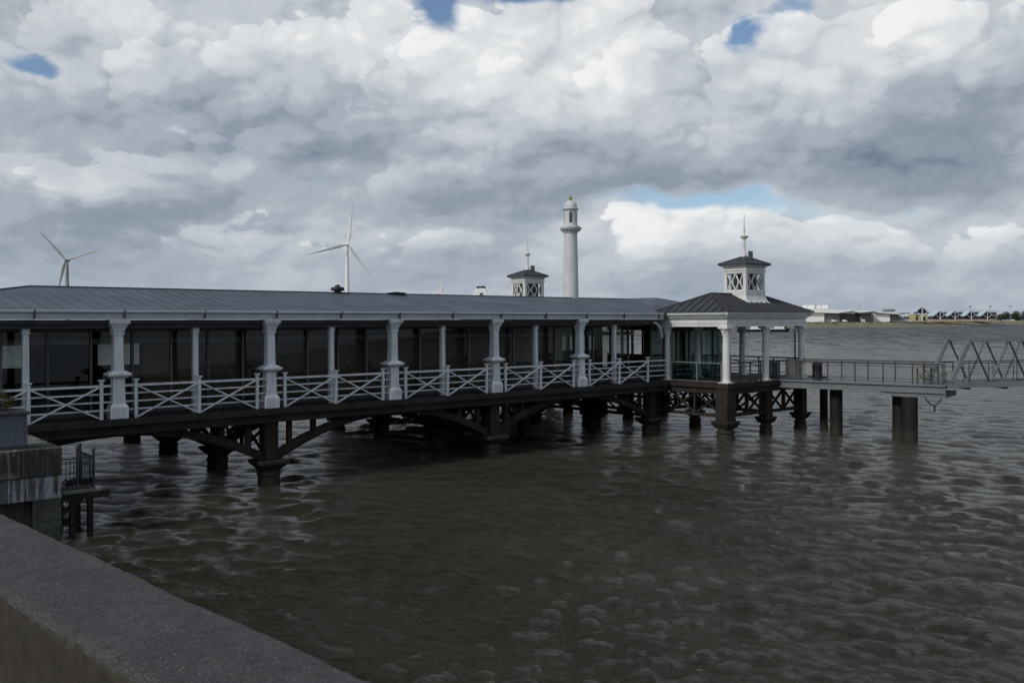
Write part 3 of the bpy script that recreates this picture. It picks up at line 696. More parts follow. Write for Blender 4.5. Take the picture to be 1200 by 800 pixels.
def build_pavilion():
    r = root('pavilion', 'open corner pavilion with round white columns and dark hipped roof', 'pavilion', 36, -2, 3.16)
    for s, t, rad in ((A0, B0, .215), (A0, B1-.2, .165), (35.9, B0, .20), (A1, B0, .20), (A1, B1-.1, .2)): round_col(r, s, t, rad)
    round_col(r, 35.6, B1+.3, .18, m_=FRAME if False else WHITE2)
    def ring(name, o, i, z0, z1, m_, par):
        m = MB()
        for a0, a1, b0, b1 in ((A0-o, A1+o, B0-o, B0+i), (A0-o, A1+o, B1-i, B1+o), (A0-o, A0+i, B0+i, B1-i), (A1-i, A1+o, B0+i, B1-i)): m.box(a0, a1, b0, b1, z0, z1)
        return m.build(name, m_, par)
    en = ring('entablature', .2, .2, 6.42, 6.60, WHITE2, r)
    ring('architrave_band', .23, .2, 6.603, 6.74, WHITE2, en); ring('frieze', .19, .2, 6.743, 6.86, WHITE2, en)
    ring('dentil_bed', .23, .2, 6.863, 6.88, WHITE2, en); ring('cornice', .40, .3, 6.985, 7.10, WHITE2, en); ring('gutter', .52, -.3, 7.103, 7.27, CREAM, en)
    m = MB(); n = 0
    for k in range(62):
        s = A0-.2+k*.133; m.box(s, s+.075, B0-.32, B0-.15, 6.885, 6.98)
    for k in range(36):
        t = B0-.05+k*.133; m.box(A0-.32, A0-.15, t, t+.075, 6.885, 6.98)
    m.build('dentils', WHITE2, en)['kind'] = 'stuff'
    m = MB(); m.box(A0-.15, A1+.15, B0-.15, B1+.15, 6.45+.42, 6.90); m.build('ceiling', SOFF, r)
    # roof
    o = .58; zb = 7.28; zr = 8.40; s0, s1, t0, t1 = A0-o, A1+o, B0-o, B1+o; tm = (t0+t1)/2-.1; ra, rb = 33.45, 38.5
    m = MB(); m.add([(s0, t0, zb), (s1, t0, zb), (s1, t1, zb), (s0, t1, zb), (ra, tm, zr), (rb, tm, zr)], [(0, 1, 5, 4), (1, 2, 5), (2, 3, 4, 5), (3, 0, 4), (0, 3, 2, 1)])
    roof = m.build('roof', LEAD, r)
    nl = Vector((-(zr-zb), 0, ra-s0)).normalized(); nf = Vector((0, -(zr-zb), tm-t0)).normalized()
    n = 10
    for k in range(1, n):                                           # seams climb from the eaves to the hips
        t = t0+(t1-t0)*k/n; u = (t-t0)/(tm-t0) if t < tm else (t1-t)/(t1-tm)
        m = MB(); m.bar((s0, t, zb+.02), (s0+(ra-s0)*u, t, zb+(zr-zb)*u+.02), .045, .07, nl); m.build('roof_seam', LEAD, roof)
    n = 17
    for k in range(1, n):
        s = s0+(s1-s0)*k/n; u = 1.
        if s < ra: u = (s-s0)/(ra-s0)
        if s > rb: u = (s1-s)/(s1-rb)
        m = MB(); m.bar((s, t0, zb+.02), (s, t0+(tm-t0)*u, zb+(zr-zb)*u+.02), .045, .07, nf); m.build('roof_seam', LEAD, roof)
    m = MB()
    for p, q in (((s0, t0), ra), ((s1, t0), rb), ((s0, t1), ra), ((s1, t1), rb)): m.bar((p[0], p[1], zb+.03), (q, tm, zr+.03), .10, .07)
    m.bar((ra, tm, zr+.03), (rb, tm, zr+.03), .12, .07); m.build('hip_capping', LEAD, roof)
    return r
pav = build_pavilion()
fp = copy_tree(pav); x, y = pw(36, -2+19.9); fp.location = (x, y, 3.16)
tag(fp, 'matching hipped pavilion at the far corner, mostly hidden behind the building', 'pavilion')

def build_cupola():
    cs, ct = 36.5, -2.3; a, b = .98, .80
    r = root('cupola', 'square white lattice sided cupola with dark cap and spike on the near pavilion roof', 'cupola', cs, ct, 7.9)
    r.location.z -= .10
    c = (cs, ct)
    m = MB(); m.frus(c, a+.22, b+.55, 7.70, a+.10, b+.14, 8.10); m.frus(c, a+.10, b+.14, 8.10, a+.03, b+.03, 8.36); m.build('flared_base', WHITE2, r)
    m = MB(); m.cbox(c, 2*a+.04, 2*b+.04, 8.34, 8.70); m.build('plinth', WHITE2, r)
    for sx in (-1, 1):
        for sy in (-1, 1): m = MB(); m.cbox((cs+sx*(a-.1), ct+sy*(b-.1)), .22, .22, 8.702, 9.78); m.build('corner_post', WHITE2, r)
    m = MB(); m.cbox(c, 2*a+.06, 2*b+.06, 9.782, 9.93); m.cbox(c, 2*a+.16, 2*b+.16, 9.933, 9.98); m.cbox(c, 2*a, 2*b, 9.983, 10.16); m.frus(c, a+.03, b+.03, 10.163, a+.22, b+.22, 10.27); m.build('cornice', WHITE2, r)
    m = MB()
    for k in range(15):
        x = cs-a+.02+k*.135
        for sy in (-1, 1): m.box(x, x+.07, ct+sy*(b+.04)-.03, ct+sy*(b+.04)+.03, 10.08, 10.15)
    for k in range(12):
        y = ct-b+.02+k*.135
        for sx in (-1, 1): m.box(cs+sx*(a+.04)-.03, cs+sx*(a+.04)+.03, y, y+.07, 10.08, 10.15)
    m.build('dentils', WHITE2, r)['kind'] = 'stuff'
    for (ax, sg) in (('s', -1), ('s', 1), ('t', -1), ('t', 1)):      # four faces of interlaced curved bars
        half = (a-.22) if ax == 's' else (b-.22)
        fx = (lambda u, z: (cs+u, ct+sg*(b-.06), z)) if ax == 's' else (lambda u, z: (cs+sg*(a-.06), ct+u, z))
        up = (0, 1, 0) if ax == 's' else (1, 0, 0)
        m = MB(); m.bar(fx(-half, 8.73), fx(half, 8.73), .06, .07, up); m.bar(fx(-half, 9.75), fx(half, 9.75), .06, .06, up)
        pn = m.build('lattice_panel', WHITE2, r)
        for ci in (-.5, .5):
            for sgn in (-1, 1):
                pts = []
                for i in range(11):
                    z = 8.71+1.06*i/10; w = half*.5
                    pts.append(fx(ci*half+sgn*w*.92*math.cos(math.pi*i/10*1.0), z))
                m = MB(); m.path(pts, .045, .085, up); m.build('lattice_bar', WHITE2, pn)
                pts = [fx(ci*half+sgn*half*.5*(.96-.62*math.sin(math.pi*i/10)), 8.71+1.06*i/10) for i in range(11)]
                m = MB(); m.path(pts, .05, .06, up); m.build('lattice_bar', WHITE2, pn)
    m = MB(); m.cbox(c, 2*a-.62, 2*b-.62, 8.71, 9.77); m.build('inner_shade_core', FRAME, r)  # added dark box standing in for the shade behind the lattice
    e = .40; z0, z1 = 10.275, 10.86
    m = MB(); m.add([(cs-a-e+.12, ct-b-e+.12, z0), (cs+a+e-.12, ct-b-e+.12, z0), (cs+a+e-.12, ct+b+e-.12, z0), (cs-a-e+.12, ct+b+e-.12, z0), (cs, ct, z1),
                     (cs-a-e+.12, ct-b-e+.12, z0+.07), (cs+a+e-.12, ct-b-e+.12, z0+.07), (cs+a+e-.12, ct+b+e-.12, z0+.07), (cs-a-e+.12, ct+b+e-.12, z0+.07)],
                    [(3, 2, 1, 0), (0, 1, 6, 5), (1, 2, 7, 6), (2, 3, 8, 7), (3, 0, 5, 8), (5, 6, 4), (6, 7, 4), (7, 8, 4), (8, 5, 4)])
    rf = m.build('cap_roof', LEAD, r)
    m = MB()
    for sx in (-1, 1):
        for sy in (-1, 1): m.bar((cs+sx*(a+e-.13), ct+sy*(b+e-.13), z0+.1), (cs, ct, z1+.02), .06, .06)
    m.build('hip_roll', LEAD, rf)
    m = MB(); m.lathe([(.16, 10.82), (.13, 11.1), (.08, 11.14), (.07, 11.5), (.12, 11.55), (.07, 11.6), (.09, 11.9), (.26, 12.06), (.27, 12.1), (.06, 12.14), (.05, 12.4), (.10, 12.44), (.04, 12.5), (.035, 12.62), (.075, 12.66), (.03, 12.7), (.018, 13.5)], c, 12)
    m.build('finial', WHITE2, r, smooth=True)
    m = MB(); m.box(cs+.12, cs+.50, ct-.28, ct-.18, 10.66, 11.18); m.lathe([(.1, 10.62), (.1, 10.7)], (cs+.3, ct-.23), 8); m.build('vane_plate', STEEL, r)
    return r
cup = build_cupola()
fc = copy_tree(cup); x, y = pw(36.1, 17.55); fc.location = (x, y, 7.9)
tag(fc, 'square white lattice sided cupola rising behind the long grey roof beside the round tower', 'cupola')

def build_tower():
    class TB(MB):
        def build(q, *a, **k):
            q.v = [(s+(x-s)*.78, t+(y-t)*.78, z) for x, y, z in q.v]; return MB.build(q, *a, **k)
    s, t = 30.74, 7.2
    r = root('light_tower', 'tall round white column with gallery, domed lantern and gold ball', 'light tower', s, t, 8)
    c = (s, t)
    m = TB(); m.lathe([(.655, 7.9), (.65, 9.), (.60, 11.), (.56, 12.55)], c, 32); m.build('shaft', TOWERP, r, smooth=True)
    m = TB(); m.lathe([(.57, 12.551), (.62, 12.6), (.60, 12.66), (.70, 12.74), (.86, 12.80), (.92, 12.86), (.93, 12.93), (.80, 12.95), (.80, 13.02), (.62, 13.04)], c, 32); g_ = m.build('gallery', TOWERP, r, smooth=True)
    m = TB()
    for i in range(20):
        a = 2*math.pi*i/20; m.bar((s+.62*math.cos(a), t+.62*math.sin(a), 12.69), (s+.84*math.cos(a), t+.84*math.sin(a), 12.76), .07, .07)
    m.build('brackets', TOWERP, g_)['kind'] = 'stuff'
    m = TB(); m.lathe([(.60, 13.04), (.60, 13.14), (.555, 13.16), (.545, 14.02)], c, 32); d = m.build('lantern_drum', TOWERP, r, smooth=True)
    for k in range(4):
        a = math.pi/2*k-.75; ca, sa = math.cos(a), math.sin(a)
        m = TB(); m.bar((s+.53*ca, t+.53*sa, 13.25), (s+.53*ca, t+.53*sa, 13.95), .22, .08, (ca, sa, 0)); m.build('lantern_window', FRAME, d)
    m = TB(); m.lathe([(.55, 14.021), (.60, 14.06), (.68, 14.12), (.70, 14.17), (.58, 14.2), (.56, 14.28), (.56, 14.34), (.52, 14.47), (.42, 14.6), (.28, 14.69), (.1, 14.73)], c, 32); m.build('dome', TOWERP, r, smooth=True)
    m = TB(); m.lathe([(.08, 14.72), (.09, 14.76), (.14, 14.81), (.16, 14.89), (.14, 14.97), (.08, 15.02), (.06, 15.06), (.02, 15.12)], c, 16); m.build('lamp_ball', GOLD, r, smooth=True)
    m = TB(); m.box(s-.04, s+.02, t-.60, t-.57, 10.8, 10.88); m.build('small_plate', SILL, r)
build_tower()

def build_vents():
    for (s, t, w, h, lab) in ((12.95, 6.4, .36, .36, 'squat black mushroom vent on the ridge left of the ship mast'), (16.6, 6.4, .55, .10, 'low flat dark vent hood on the ridge below the ship mast')):
        r = root('roof_vent', lab, 'vent', s, t, 8.25)
        m = MB(); m.lathe([(w*.55, 8.2), (w*.5, 8.3+h*.35)], (s, t), 14); m.build('vent_pipe', SHIPD, r)
        m = MB(); m.lathe([(w*.9, 8.3+h*.30), (w, 8.3+h*.5), (w*.96, 8.3+h*.75), (w*.4, 8.3+h*.9), (w*.3, 8.3+h*1.15), (w*.05, 8.3+h*1.2)], (s, t), 16); m.build('vent_cowl', SHIPD, r, smooth=True)
build_vents()

def build_hall():
    """glazed hall of the pier head behind the pavilion"""
    r = root('glazed_hall', 'dark glazed hall behind the corner pavilion columns', 'hall', 36, 6, 3.165)
    m = MB(); m.box(33.4, 37.6, 1.9, 2.05, 3.17, 6.7); m.box(33.4, 33.55, 2.05, 3.2, 3.17, 6.7); m.build('inner_wall', INTD, r)
    m = MB(); m.box(33.8, 35.0, 1.80, 1.895, 3.17, 5.6); m.build('door', mat('dark_blue_door', (.02, .022, .03), .5, .1), r)
    for s in np.arange(31.7, 39.4, 1.25): m = MB(); m.box(s-.05, s+.05, 1.15, 1.25, 3.17, 6.7); m.build('mullion', FRAME, r)
    for s in np.arange(31.75, 39., 1.25): m = MB(); m.box(s+.05, s+1.1, 1.19, 1.21, 3.2, 6.65); m.build('window_pane', GLASSG, r)
    for t in (2.6, 4., 5.4): m = MB(); m.box(39.15, 39.25, t-.05, t+.05, 3.17, 6.7); m.build('mullion', FRAME, r)
    m = MB(); m.box(31.6, 39.3, 1.1, 1.3, 6.1, 6.72); m.build('header', FRAME, r)
    m = MB(); e0, e1, f0, f1 = 31.4, 41., .9, 16.; m.add([(e0, f0, 7.28), (e1, f0, 7.28), (e1, f1, 7.28), (e0, f1, 7.28), (36.3, 4.6, 8.36), (36.3, 12.5, 8.36)], [(0, 1, 4), (1, 2, 5, 4), (2, 3, 5), (3, 0, 4, 5), (0, 3, 2, 1)])
    m.build('hall_roof', ZINC, r)
build_hall()

def build_balustrades():
    # left face: glass with a steel handrail
    r = root('glass_balustrade', 'glass panel balustrade with steel handrail between the two left pavilion columns', 'balustrade', A0, -2, 3.165)
    s = A0+.02
    m = MB(); m.box(s-.04, s+.04, B0+.3, B1-.45, 4.28, 4.34); m.build('handrail', STEEL, r)
    for t in (B0+.35, -2.1, -.2): m = MB(); m.box(s-.03, s+.03, t-.04, t+.04, 3.17, 4.28); m.build('post', STEEL, r)
    for t0, t1 in ((B0+.4, -2.15), (-2.05, -.25)): m = MB(); m.box(s-.008, s+.008, t0, t1, 3.26, 4.22); m.build('glass_panel', GLASSG, r)
    m = MB(); m.box(s-.03, s+.03, B0+.3, -.2, 3.20, 3.26); m.build('bottom_rail', SILL, r)
    # far side of the open corner: dark steel rails
    r = root('steel_railing', 'dark steel railing across the open front of the pavilion', 'railing', 38, B0, 3.165)
    for a, b in ((32.35, 35.6), (36.2, 39.4)):
        for z, w in ((4.32, .09), (4.08, .045), (3.36, .045)): m = MB(); m.box(a, b, B0+.02, B0+.08, z-w/2, z+w/2); m.build('rail', DSTEEL, r)
        for q in np.linspace(a+.05, b-.05, 4): m = MB(); m.box(q-.035, q+.035, B0+.09, B0+.15, 3.17, 4.27); m.build('post', DSTEEL, r)
    r = root('steel_railing', 'dark steel railing along the river side of the pavilion floor', 'railing', 41.6, -2, 3.165)
    for z, w in ((4.32, .09), (4.08, .045), (3.36, .045)): m = MB(); m.box(41.5, 41.56, B0+.8, 6., z-w/2, z+w/2); m.build('rail', DSTEEL, r)
    for t in np.linspace(B0+.9, 5.9, 9): m = MB(); m.box(41.57, 41.63, t-.035, t+.035, 3.17, 4.27); m.build('post', DSTEEL, r)
    m = MB(); m.bar((41.45, -1.6, 3.5), (41.45, 3., 4.2), .05, .06); m.build('stair_rail', DSTEEL, r)
build_balustrades()

# ------------------------------------------------------------------ landing brow and truss gangway
WX0, WY0, WX1, WY1 = 15.6, 54.6, 23.53, 48.66
BR = math.atan2(WY1-WY0, WX1-WX0); BL = math.hypot(WX1-WX0, WY1-WY0)
def br_xy(px, py):
    x, y, _ = at(px, py, HC*F/(py-378+.004*(px-600))); dx, dy = x-WX0, y-WY0
    return dx*math.cos(BR)+dy*math.sin(BR), -dx*math.sin(BR)+dy*math.cos(BR)
def build_brow():
    r = wroot('landing_platform', 'grey steel landing platform on black round piles right of the pavilion', 'platform', (WX0, WY0, 0), BR)
    m = MB(); m.box(.35, BL, .0, 2.9, 3.02, 3.18); m.build('deck', STEEL, r)
    m = MB(); m.box(.3, BL+.02, -.06, -.003, 2.78, 3.20); m.build('edge_girder', STEEL, r)
    m = MB(); m.box(.3, BL+.03, -.16, -.063, 3.12, 3.22); m.box(.3, BL+.0, -.14, -.063, 2.74, 2.80); m.build('girder_flange', STEEL, r)
    m = MB(); m.prism([(BL-3.6, 2.775), (BL+.02, 2.775), (BL+.02, 2.50), (BL-2.6, 2.50)], -.05, 2.8); m.build('haunch', STEEL, r)
    for (x, y, rad) in (br_xy(965, 503)+(.24,), br_xy(979.5, 509)+(.36,), br_xy(1053.5, 513.5)+(.38,), br_xy(1065.5, 518)+(.42,)):
        m = MB(); m.lathe([(rad, -1.5), (rad, .5), (rad, 2.50 if x > 4 else 2.9)], (x, y), 22); m.build('pile', PILE, r, smooth=True)
    m = MB(); pts = [(BL-1.05+.9*u, -.02, 2.5-.42*math.sin(math.pi*u)) for u in np.linspace(0, 1, 8)]; m.path(pts, .06, .08, (0, 1, 0)); m.tube((BL-.55, -.02, 2.1), (BL-.55, -.02, 1.75), .05, 6); m.build('fender_chain', SHIPD, r)
    q = wroot('steel_railing', 'thin grey steel railing on the near edge of the landing platform', 'railing', (WX0, WY0, 3.18), BR)
    for y0, o in ((.05, q),):
        pass
    def rails(o, y0):
        for z, w in ((1.16, .075), (.98, .03), (.14, .03)): m = MB(); m.box(1.9 if y0 < 1 else 1.2, BL-.1, y0-.02, y0+.02, z-w/2, z+w/2); m.build('rail', DSTEEL, o)
        for x in np.linspace(2.0, BL-.15, 6): m = MB(); m.box(x-.035, x+.035, y0+.03, y0+.075, .0, 1.12); m.build('post', DSTEEL, o)
    rails(q, .05)
    q = wroot('steel_railing', 'thin grey steel railing on the far edge of the landing platform', 'railing', (WX0, WY0, 3.18), BR); rails(q, 2.75)
    # slatted timber screens and bin by the pavilion corner
    for k, (x0, x1, lab) in enumerate(((-.15, .45, 'narrow slatted grey timber screen beside the last front pavilion column'), (1.0, 1.85, 'wide slatted grey timber screen at the corner of the landing platform'))):
        o = wroot('timber_screen', lab, 'screen', (WX0, WY0, 3.19), BR, )
        n = 4 if k == 0 else 5
        for i in range(n):
            a = x0+(x1-x0)*i/n; m = MB(); m.box(a, a+(x1-x0)/n-.03, .18, .23, .06, 1.06); m.build('slat', TIMB, o)
        m = MB(); m.box(x0, x1, .235, .28, .15, .22); m.box(x0, x1, .235, .28, .85, .92); m.build('batten', TIMB, o)
    o = wroot('corner_rail', 'broad dark timber handrail running past the slatted screens', 'handrail', (WX0, WY0, 3.18), BR)
    m = MB(); m.box(-.3, 1.95, .10, .32, 1.10, 1.20); m.build('handrail', DSTEEL, o)
    for x in (-.25, .6, 1.9): m = MB(); m.box(x-.04, x+.04, .15, .27, 0, 1.10); m.build('post', DSTEEL, o)
    m = MB(); m.box(.65, 1.86, .17, .22, .10, .15); m.build('bottom_rail', DSTEEL, o)
    o = wroot('litter_bin', 'dark slatted litter bin behind the landing platform railing', 'bin', (WX0+2.75*math.cos(BR)-.7*math.sin(BR), WY0+2.75*math.sin(BR)+.7*math.cos(BR), 3.185), BR)
    for i in range(12):
        a = 2*math.pi*i/12; m = MB(); m.bar((.27*math.cos(a), .27*math.sin(a), .05), (.27*math.cos(a), .27*math.sin(a), .98), .10, .03, (math.cos(a), math.sin(a), 0)); m.build('slat', SHIPD, o)
    m = MB(); m.lathe([(.30, .985), (.31, 1.05), (.22, 1.09), (.05, 1.10)], (0, 0), 14); m.build('lid', SHIPD, o); m = MB(); m.lathe([(.24, .0), (.24, .9)], (0, 0), 12); m.build('liner', TIMB, o)
    x, y, _ = at(931.5, 420, 57.2)
    o = wroot('flag_pole', 'thin dark pole with a pale halyard beside the right pavilion column', 'pole', (x, y, 3.17))
    m = MB(); m.tube((0, 0, 0), (0, 0, 3.05), .06, 8, .045); m.build('pole', SHIPD, o); m = MB(); m.tube((-.2, 0, 1.2), (-.16, 0, 3.0), .014, 5); m.tube((-.16, 0, 3.0), (0, 0, 3.0), .02, 5); m.build('halyard', WHITE, o)
    # locking gear where gangway and platform meet
    o = wroot('mooring_gear', 'tangled dark ropes and brackets at the end of the landing platform', 'mooring gear', (WX0, WY0, 3.185), BR)
    rg = random.Random(3)
    for i in range(4):
        x0 = BL-1.5+.35*i; m = MB(); m.box(x0-.04, x0+.04, .3, .38, 0, rg.uniform(.75, 1.25)); m.build('bracket', DSTEEL, o)
    m = MB()
    for i in range(16):
        x0 = BL-1.9+rg.random()*1.6; z0 = .45+rg.random()*.75; L = .25+rg.random()*.5; y0 = .2+rg.random()*.3
        pts = [(x0+L*u, y0, z0-.22*math.sin(math.pi*u)+.15*u*rg.uniform(-1, 1)) for u in np.linspace(0, 1, 6)]
        m.path(pts, .035, .035, (0, 1, 0))
    m.build('rope_coils', mat('old_rope', (.10, .105, .06), .8, .3, 5), o)['kind'] = 'stuff'
build_brow()

def build_gangway():
    x0, y0, _ = at(1114, 450, 48.5)
    r = wroot('gangway_bridge', 'grey steel truss gangway leading right from the landing platform', 'gangway', (x0, y0, 3.05), R(3.))
    L = 17.; sl = .012; W = 2.2; H = 2.58
    def P(x, y, z): return (x, y, z+sl*x)
    m = MB(); m.bar(P(-.1, .12, .10), P(L, .12, .10), W-.2 if False else .05, .05); m.add([P(0, 0.15, .02), P(L, .15, .02), P(L, W-.15, .02), P(0, W-.15, .02), P(0, .15, .10), P(L, .15, .10), P(L, W-.15, .10), P(0, W-.15, .10)], [(3, 2, 1, 0), (4, 5, 6, 7), (0, 1, 5, 4), (1, 2, 6, 5), (2, 3, 7, 6), (3, 0, 4, 7)]); m.build('deck', STEEL, r)
    for y in (0, W):
        m = MB(); m.bar(P(-.15, y, .17), P(L, y, .17), .14, .30); m.build('bottom_chord', STEEL, r)
        m = MB(); m.bar(P(1.02, y, H), P(L, y, H), .2, .22); m.build('top_chord', STEEL, r)
        m = MB(); m.bar(P(.02, y, .34), P(1.05, y, H-.02), .2, .20, (0, 1, 0)); m.build('end_post', STEEL, r)
        pan = 2.1; x = 1.15; k = 0
        while x < L-1:
            m = MB(); m.bar(P(x+.05, y+.01, H-.12), P(x+pan/2-.06, y+.01, .36), .07, .09, (0, 1, 0)); m.build('diagonal', DSTEEL, r)
            m = MB(); m.bar(P(x+pan/2+.06, y-.01, .36), P(x+pan-.05, y-.01, H-.12), .09, .11, (0, 1, 0)); m.build('diagonal', STEEL, r)
            x += pan
        for z in (.74, 1.04, 1.34):
            yy = y+.12 if y == 0 else y-.12; m = MB(); m.bar(P(.6, yy, z), P(L, yy, z), .022, .022 if z < 1.3 else .055); m.build('handrail', DSTEEL, r)
        for x in np.arange(.8, L, 1.4): yy = y+.15 if y == 0 else y-.15; m = MB(); m.bar(P(x, yy, .12), P(x, yy, 1.34), .03, .04, (0, 1, 0)); m.build('handrail_post', DSTEEL, r)
    for x in np.arange(1.1, L, 2.1):
        m = MB(); m.bar(P(x, .14, H), P(x, W-.14, H), .12, .12); m.build('cross_tie', STEEL, r)
        m = MB(); m.bar(P(x, .1, -.02), P(x, W-.1, -.02), .12, .16); m.build('cross_tie', STEEL, r)
build_gangway()
def build_pontoon():
    x, y, _ = at(1110, 450, 48.5)
    r = wroot('pontoon', 'floating steel pontoon carrying the far end of the gangway', 'pontoon', (x+18.5, y+2.2, 0))
    m = MB(); m.box(-3, 14, -6, 8, -.6, 1.9); m.build('hull', DSTEEL, r, bevel=.1)
    m = MB(); m.box(-2.9, 13.9, -5.9, 7.9, 1.903, 3.1); m.build('deck_house', STEEL, r, bevel=.05)
build_pontoon()

# ------------------------------------------------------------------ quay abutment, planter, landing stage
def build_abutment():
    r = root('quay_abutment', 'stained stone quay block with white lime streaks at the left edge', 'quay', -6, -4.85, 0)
    E0, E1, Fr, Bk = -12.6, -3.12, -4.85, 18.
    m = MB(); m.box(E0, E1-.06, Fr+.30, Bk, -1.4, 2.1); core = m.build('core', QDARK, r)
    # coping: long stones
    edges = [E0, -7.6, -5.75, -4.28, E1]
    for k in range(4):
        m = MB(); m.box(edges[k]+.008, edges[k+1]-.008, Fr-.05, Fr+.9, 2.03, 2.88+random.uniform(-.01, .01)); m.build('coping_stone', QSTONE if k < 3 else QDARK, r, bevel=.025)
    m = MB(); m.box(E0, E1, Fr+.91, Bk, 2.1, 2.87); m.build('paved_top', QSTONE, r)
    # courses below, leaving a dark drain opening
    for (z0, z1, cuts) in ((1.30, 2.02, [E0, -8.2, -6.6, -5.2, -4.15, E1]), (.62, 1.29, [E0, -8., -6.3, -4.95, -3.95, E1]), (-.1, .61, [E0, -8.2, -6.6, -4.95, -3.95, E1]), (-1.4, -.11, [E0, -8, -6, -4.4, E1])):
        for a, b in zip(cuts, cuts[1:]):
            if z0 in (.62,) and a == -4.95: continue
            if z0 == -.1 and a == -4.95: continue
            m = MB(); m.box(a+.006, b-.006, Fr+random.uniform(0, .03), Fr+.295, z0, z1); m.build('wall_stone', QLIME if (z0 > 1 or (z0 > .5 and b < -3.5)) else QDARK, r, bevel=.02)
build_abutment()

def leaves(mb, n, c, rad, size, rg, flat=1.):
    for _ in range(n):
        while True:
            p = Vector((rg.uniform(-1, 1), rg.uniform(-1, 1), rg.uniform(-1, 1)))
            if .15 < p.length < 1: break
        p = Vector((c[0]+p.x*rad[0], c[1]+p.y*rad[1], c[2]+p.z*rad[2]))
        u = Vector((rg.gauss(0, 1), rg.gauss(0, 1), rg.gauss(0, .6)*flat)).normalized(); w = u.cross(Vector((rg.gauss(0, 1), rg.gauss(0, 1), rg.gauss(0, 1)))).normalized()
        L = size*rg.uniform(.6, 1.3)
        mb.add([p-u*L, p+w*L*.4, p+u*L, p-w*L*.4], [(0, 1, 2, 3)])
def build_planter():
    e1 = -4.0; f0 = -4.55; e0 = -6.4; f1 = -3.2; z0 = 2.89
    r = root('planter', 'weathered blue grey metal planter box standing on the quay block', 'planter', -5, -4, z0)
    m = MB(); m.box(e0, e1, f0, f1, z0, z0+.10); m.build('plinth', DSTEEL, r)
    m = MB(); m.box(e0+.05, e1-.05, f0+.05, f1-.05, z0+.10, z0+1.04); m.build('box_side', PLANT, r)
    for s in (e0+.02, (e0+e1)/2, e1-.08):
        m = MB(); m.box(s, s+.06, f0+.02, f0+.049, z0+.102, z0+1.04); m.build('edge_strip', PLANT, r)
    m = MB(); m.box(e0-.02, e1+.05, f0-.03, f1+.03, z0+1.041, z0+1.14); m.build('rim', DSTEEL, r, bevel=.015)
    m = MB(); m.box(e0+.1, e1-.1, f0+.1, f1-.1, z0+1.14, z0+1.155); m.build('soil', INTD, r)
    rg = random.Random(5)
    p = root('shrub', 'bushy brown green shrub growing in the planter at the left edge', 'shrub', -5, -4, z0+1.15)
    m = MB()
    for i in range(9):
        c = (-6.3+2.0*rg.random(), -4.2+.7*rg.random(), z0+1.32+.25*rg.random()); leaves(m, 330, c, (.30, .28, .26), .055, rg)
    for i in range(6): leaves(m, 60, (-6.3+1.9*rg.random(), -4.1+.5*rg.random(), z0+1.68), (.12, .12, .16), .05, rg)
    m.build('foliage', LEAF, p)
    m = MB()
    for i in range(14): x, y = -6.3+2.0*rg.random(), -4.2+.7*rg.random(); m.tube((x, y, z0+1.16), (x+rg.uniform(-.1, .1), y+rg.uniform(-.1, .1), z0+1.52), .018, 5, .008)
    m.build('stem', BARK, p)
build_planter()

def build_stage():
    a0, a1, b0, b1, z = -3.1, -2.17, -4.75, -3.1, 1.45
    r = root('landing_stage', 'small dark landing stage with pale green edge on thin legs beside the quay', 'landing stage', -2.5, -4, 0)
    m = MB(); m.box(a0, a1+.12, b0, b1, z-.10, z+.02); m.build('platform', MINT, r, bevel=.02)
    m = MB(); m.box(a0, a1+.5, b0+.02, b0+.14, z-.30, z-.103); m.box(a0, a1+.1, b1-.14, b1-.02, z-.30, z-.103); m.box(a1-.1, a1+.06, b0+.141, b1-.141, z-.30, z-.103); m.build('bearer', IRON, r)
    for s, t in ((-2.78, b0+.12), (a1-.08, b0+.12), (-2.78, b1-.1), (a1-.08, b1-.1)): m = MB(); m.cbox((s, t), .16, .16, -1.3, z-.31); m.build('leg', IRON, r)
    m = MB(); m.bar((a0, b0+.1, .75), (-2.5, b0+.1, 1.15), .1, .14); m.build('knee_brace', IRON, r)
    q = root('stage_railing', 'black spiked bar railing round the small landing stage', 'railing', -2.5, -4, z)
    zt = z+1.05
    P = [(a0+.02, b0+.08), (a1+.02, b0+.08), (a1+.02, b1-.05)]
    for (p0, p1) in ((P[0], P[1]), (P[1], P[2])):
        for zz in (zt-.04, z+.12): m = MB(); m.bar((p0[0], p0[1], zz), (p1[0], p1[1], zz), .035, .05); m.build('rail', DSTEEL, q)
        n = 8 if p0 is P[0] else 9
        for i in range(1, n):
            x, y = p0[0]+(p1[0]-p0[0])*i/n, p0[1]+(p1[1]-p0[1])*i/n; m = MB(); m.tube((x, y, z+.15), (x, y, zt-.07), .014, 6); m.build('bar', DSTEEL, q)
    for (x, y), h in ((P[1], .12), ((P[0][0]+.45, b0+.08), .22), (P[2], .12)):
        m = MB(); m.tube((x, y, z+.021), (x, y, zt+h), .045, 8); m.lathe([(.03, zt+h), (.07, zt+h+.05), (.06, zt+h+.1), (.01, zt+h+.15)], (x, y), 8); m.build('rail_post', DSTEEL, q)
    m = MB(); rg = random.Random(8)
    for i in range(26):
        c = Vector((a1-.35+rg.uniform(-.4, .3), b0+.2+rg.uniform(-.05, .2), z+.14+rg.random()*.18)); pts = [(c.x+.13*math.cos(u), c.y+.13*math.sin(u)*.5, c.z+.06*math.sin(u*2+i)) for u in np.linspace(0, 6.28, 8)]; m.path(pts, .02, .02, (0, 0, 1))
    o = m.build('coiled_chain', IRON, r); o['kind'] = 'stuff'
build_stage()

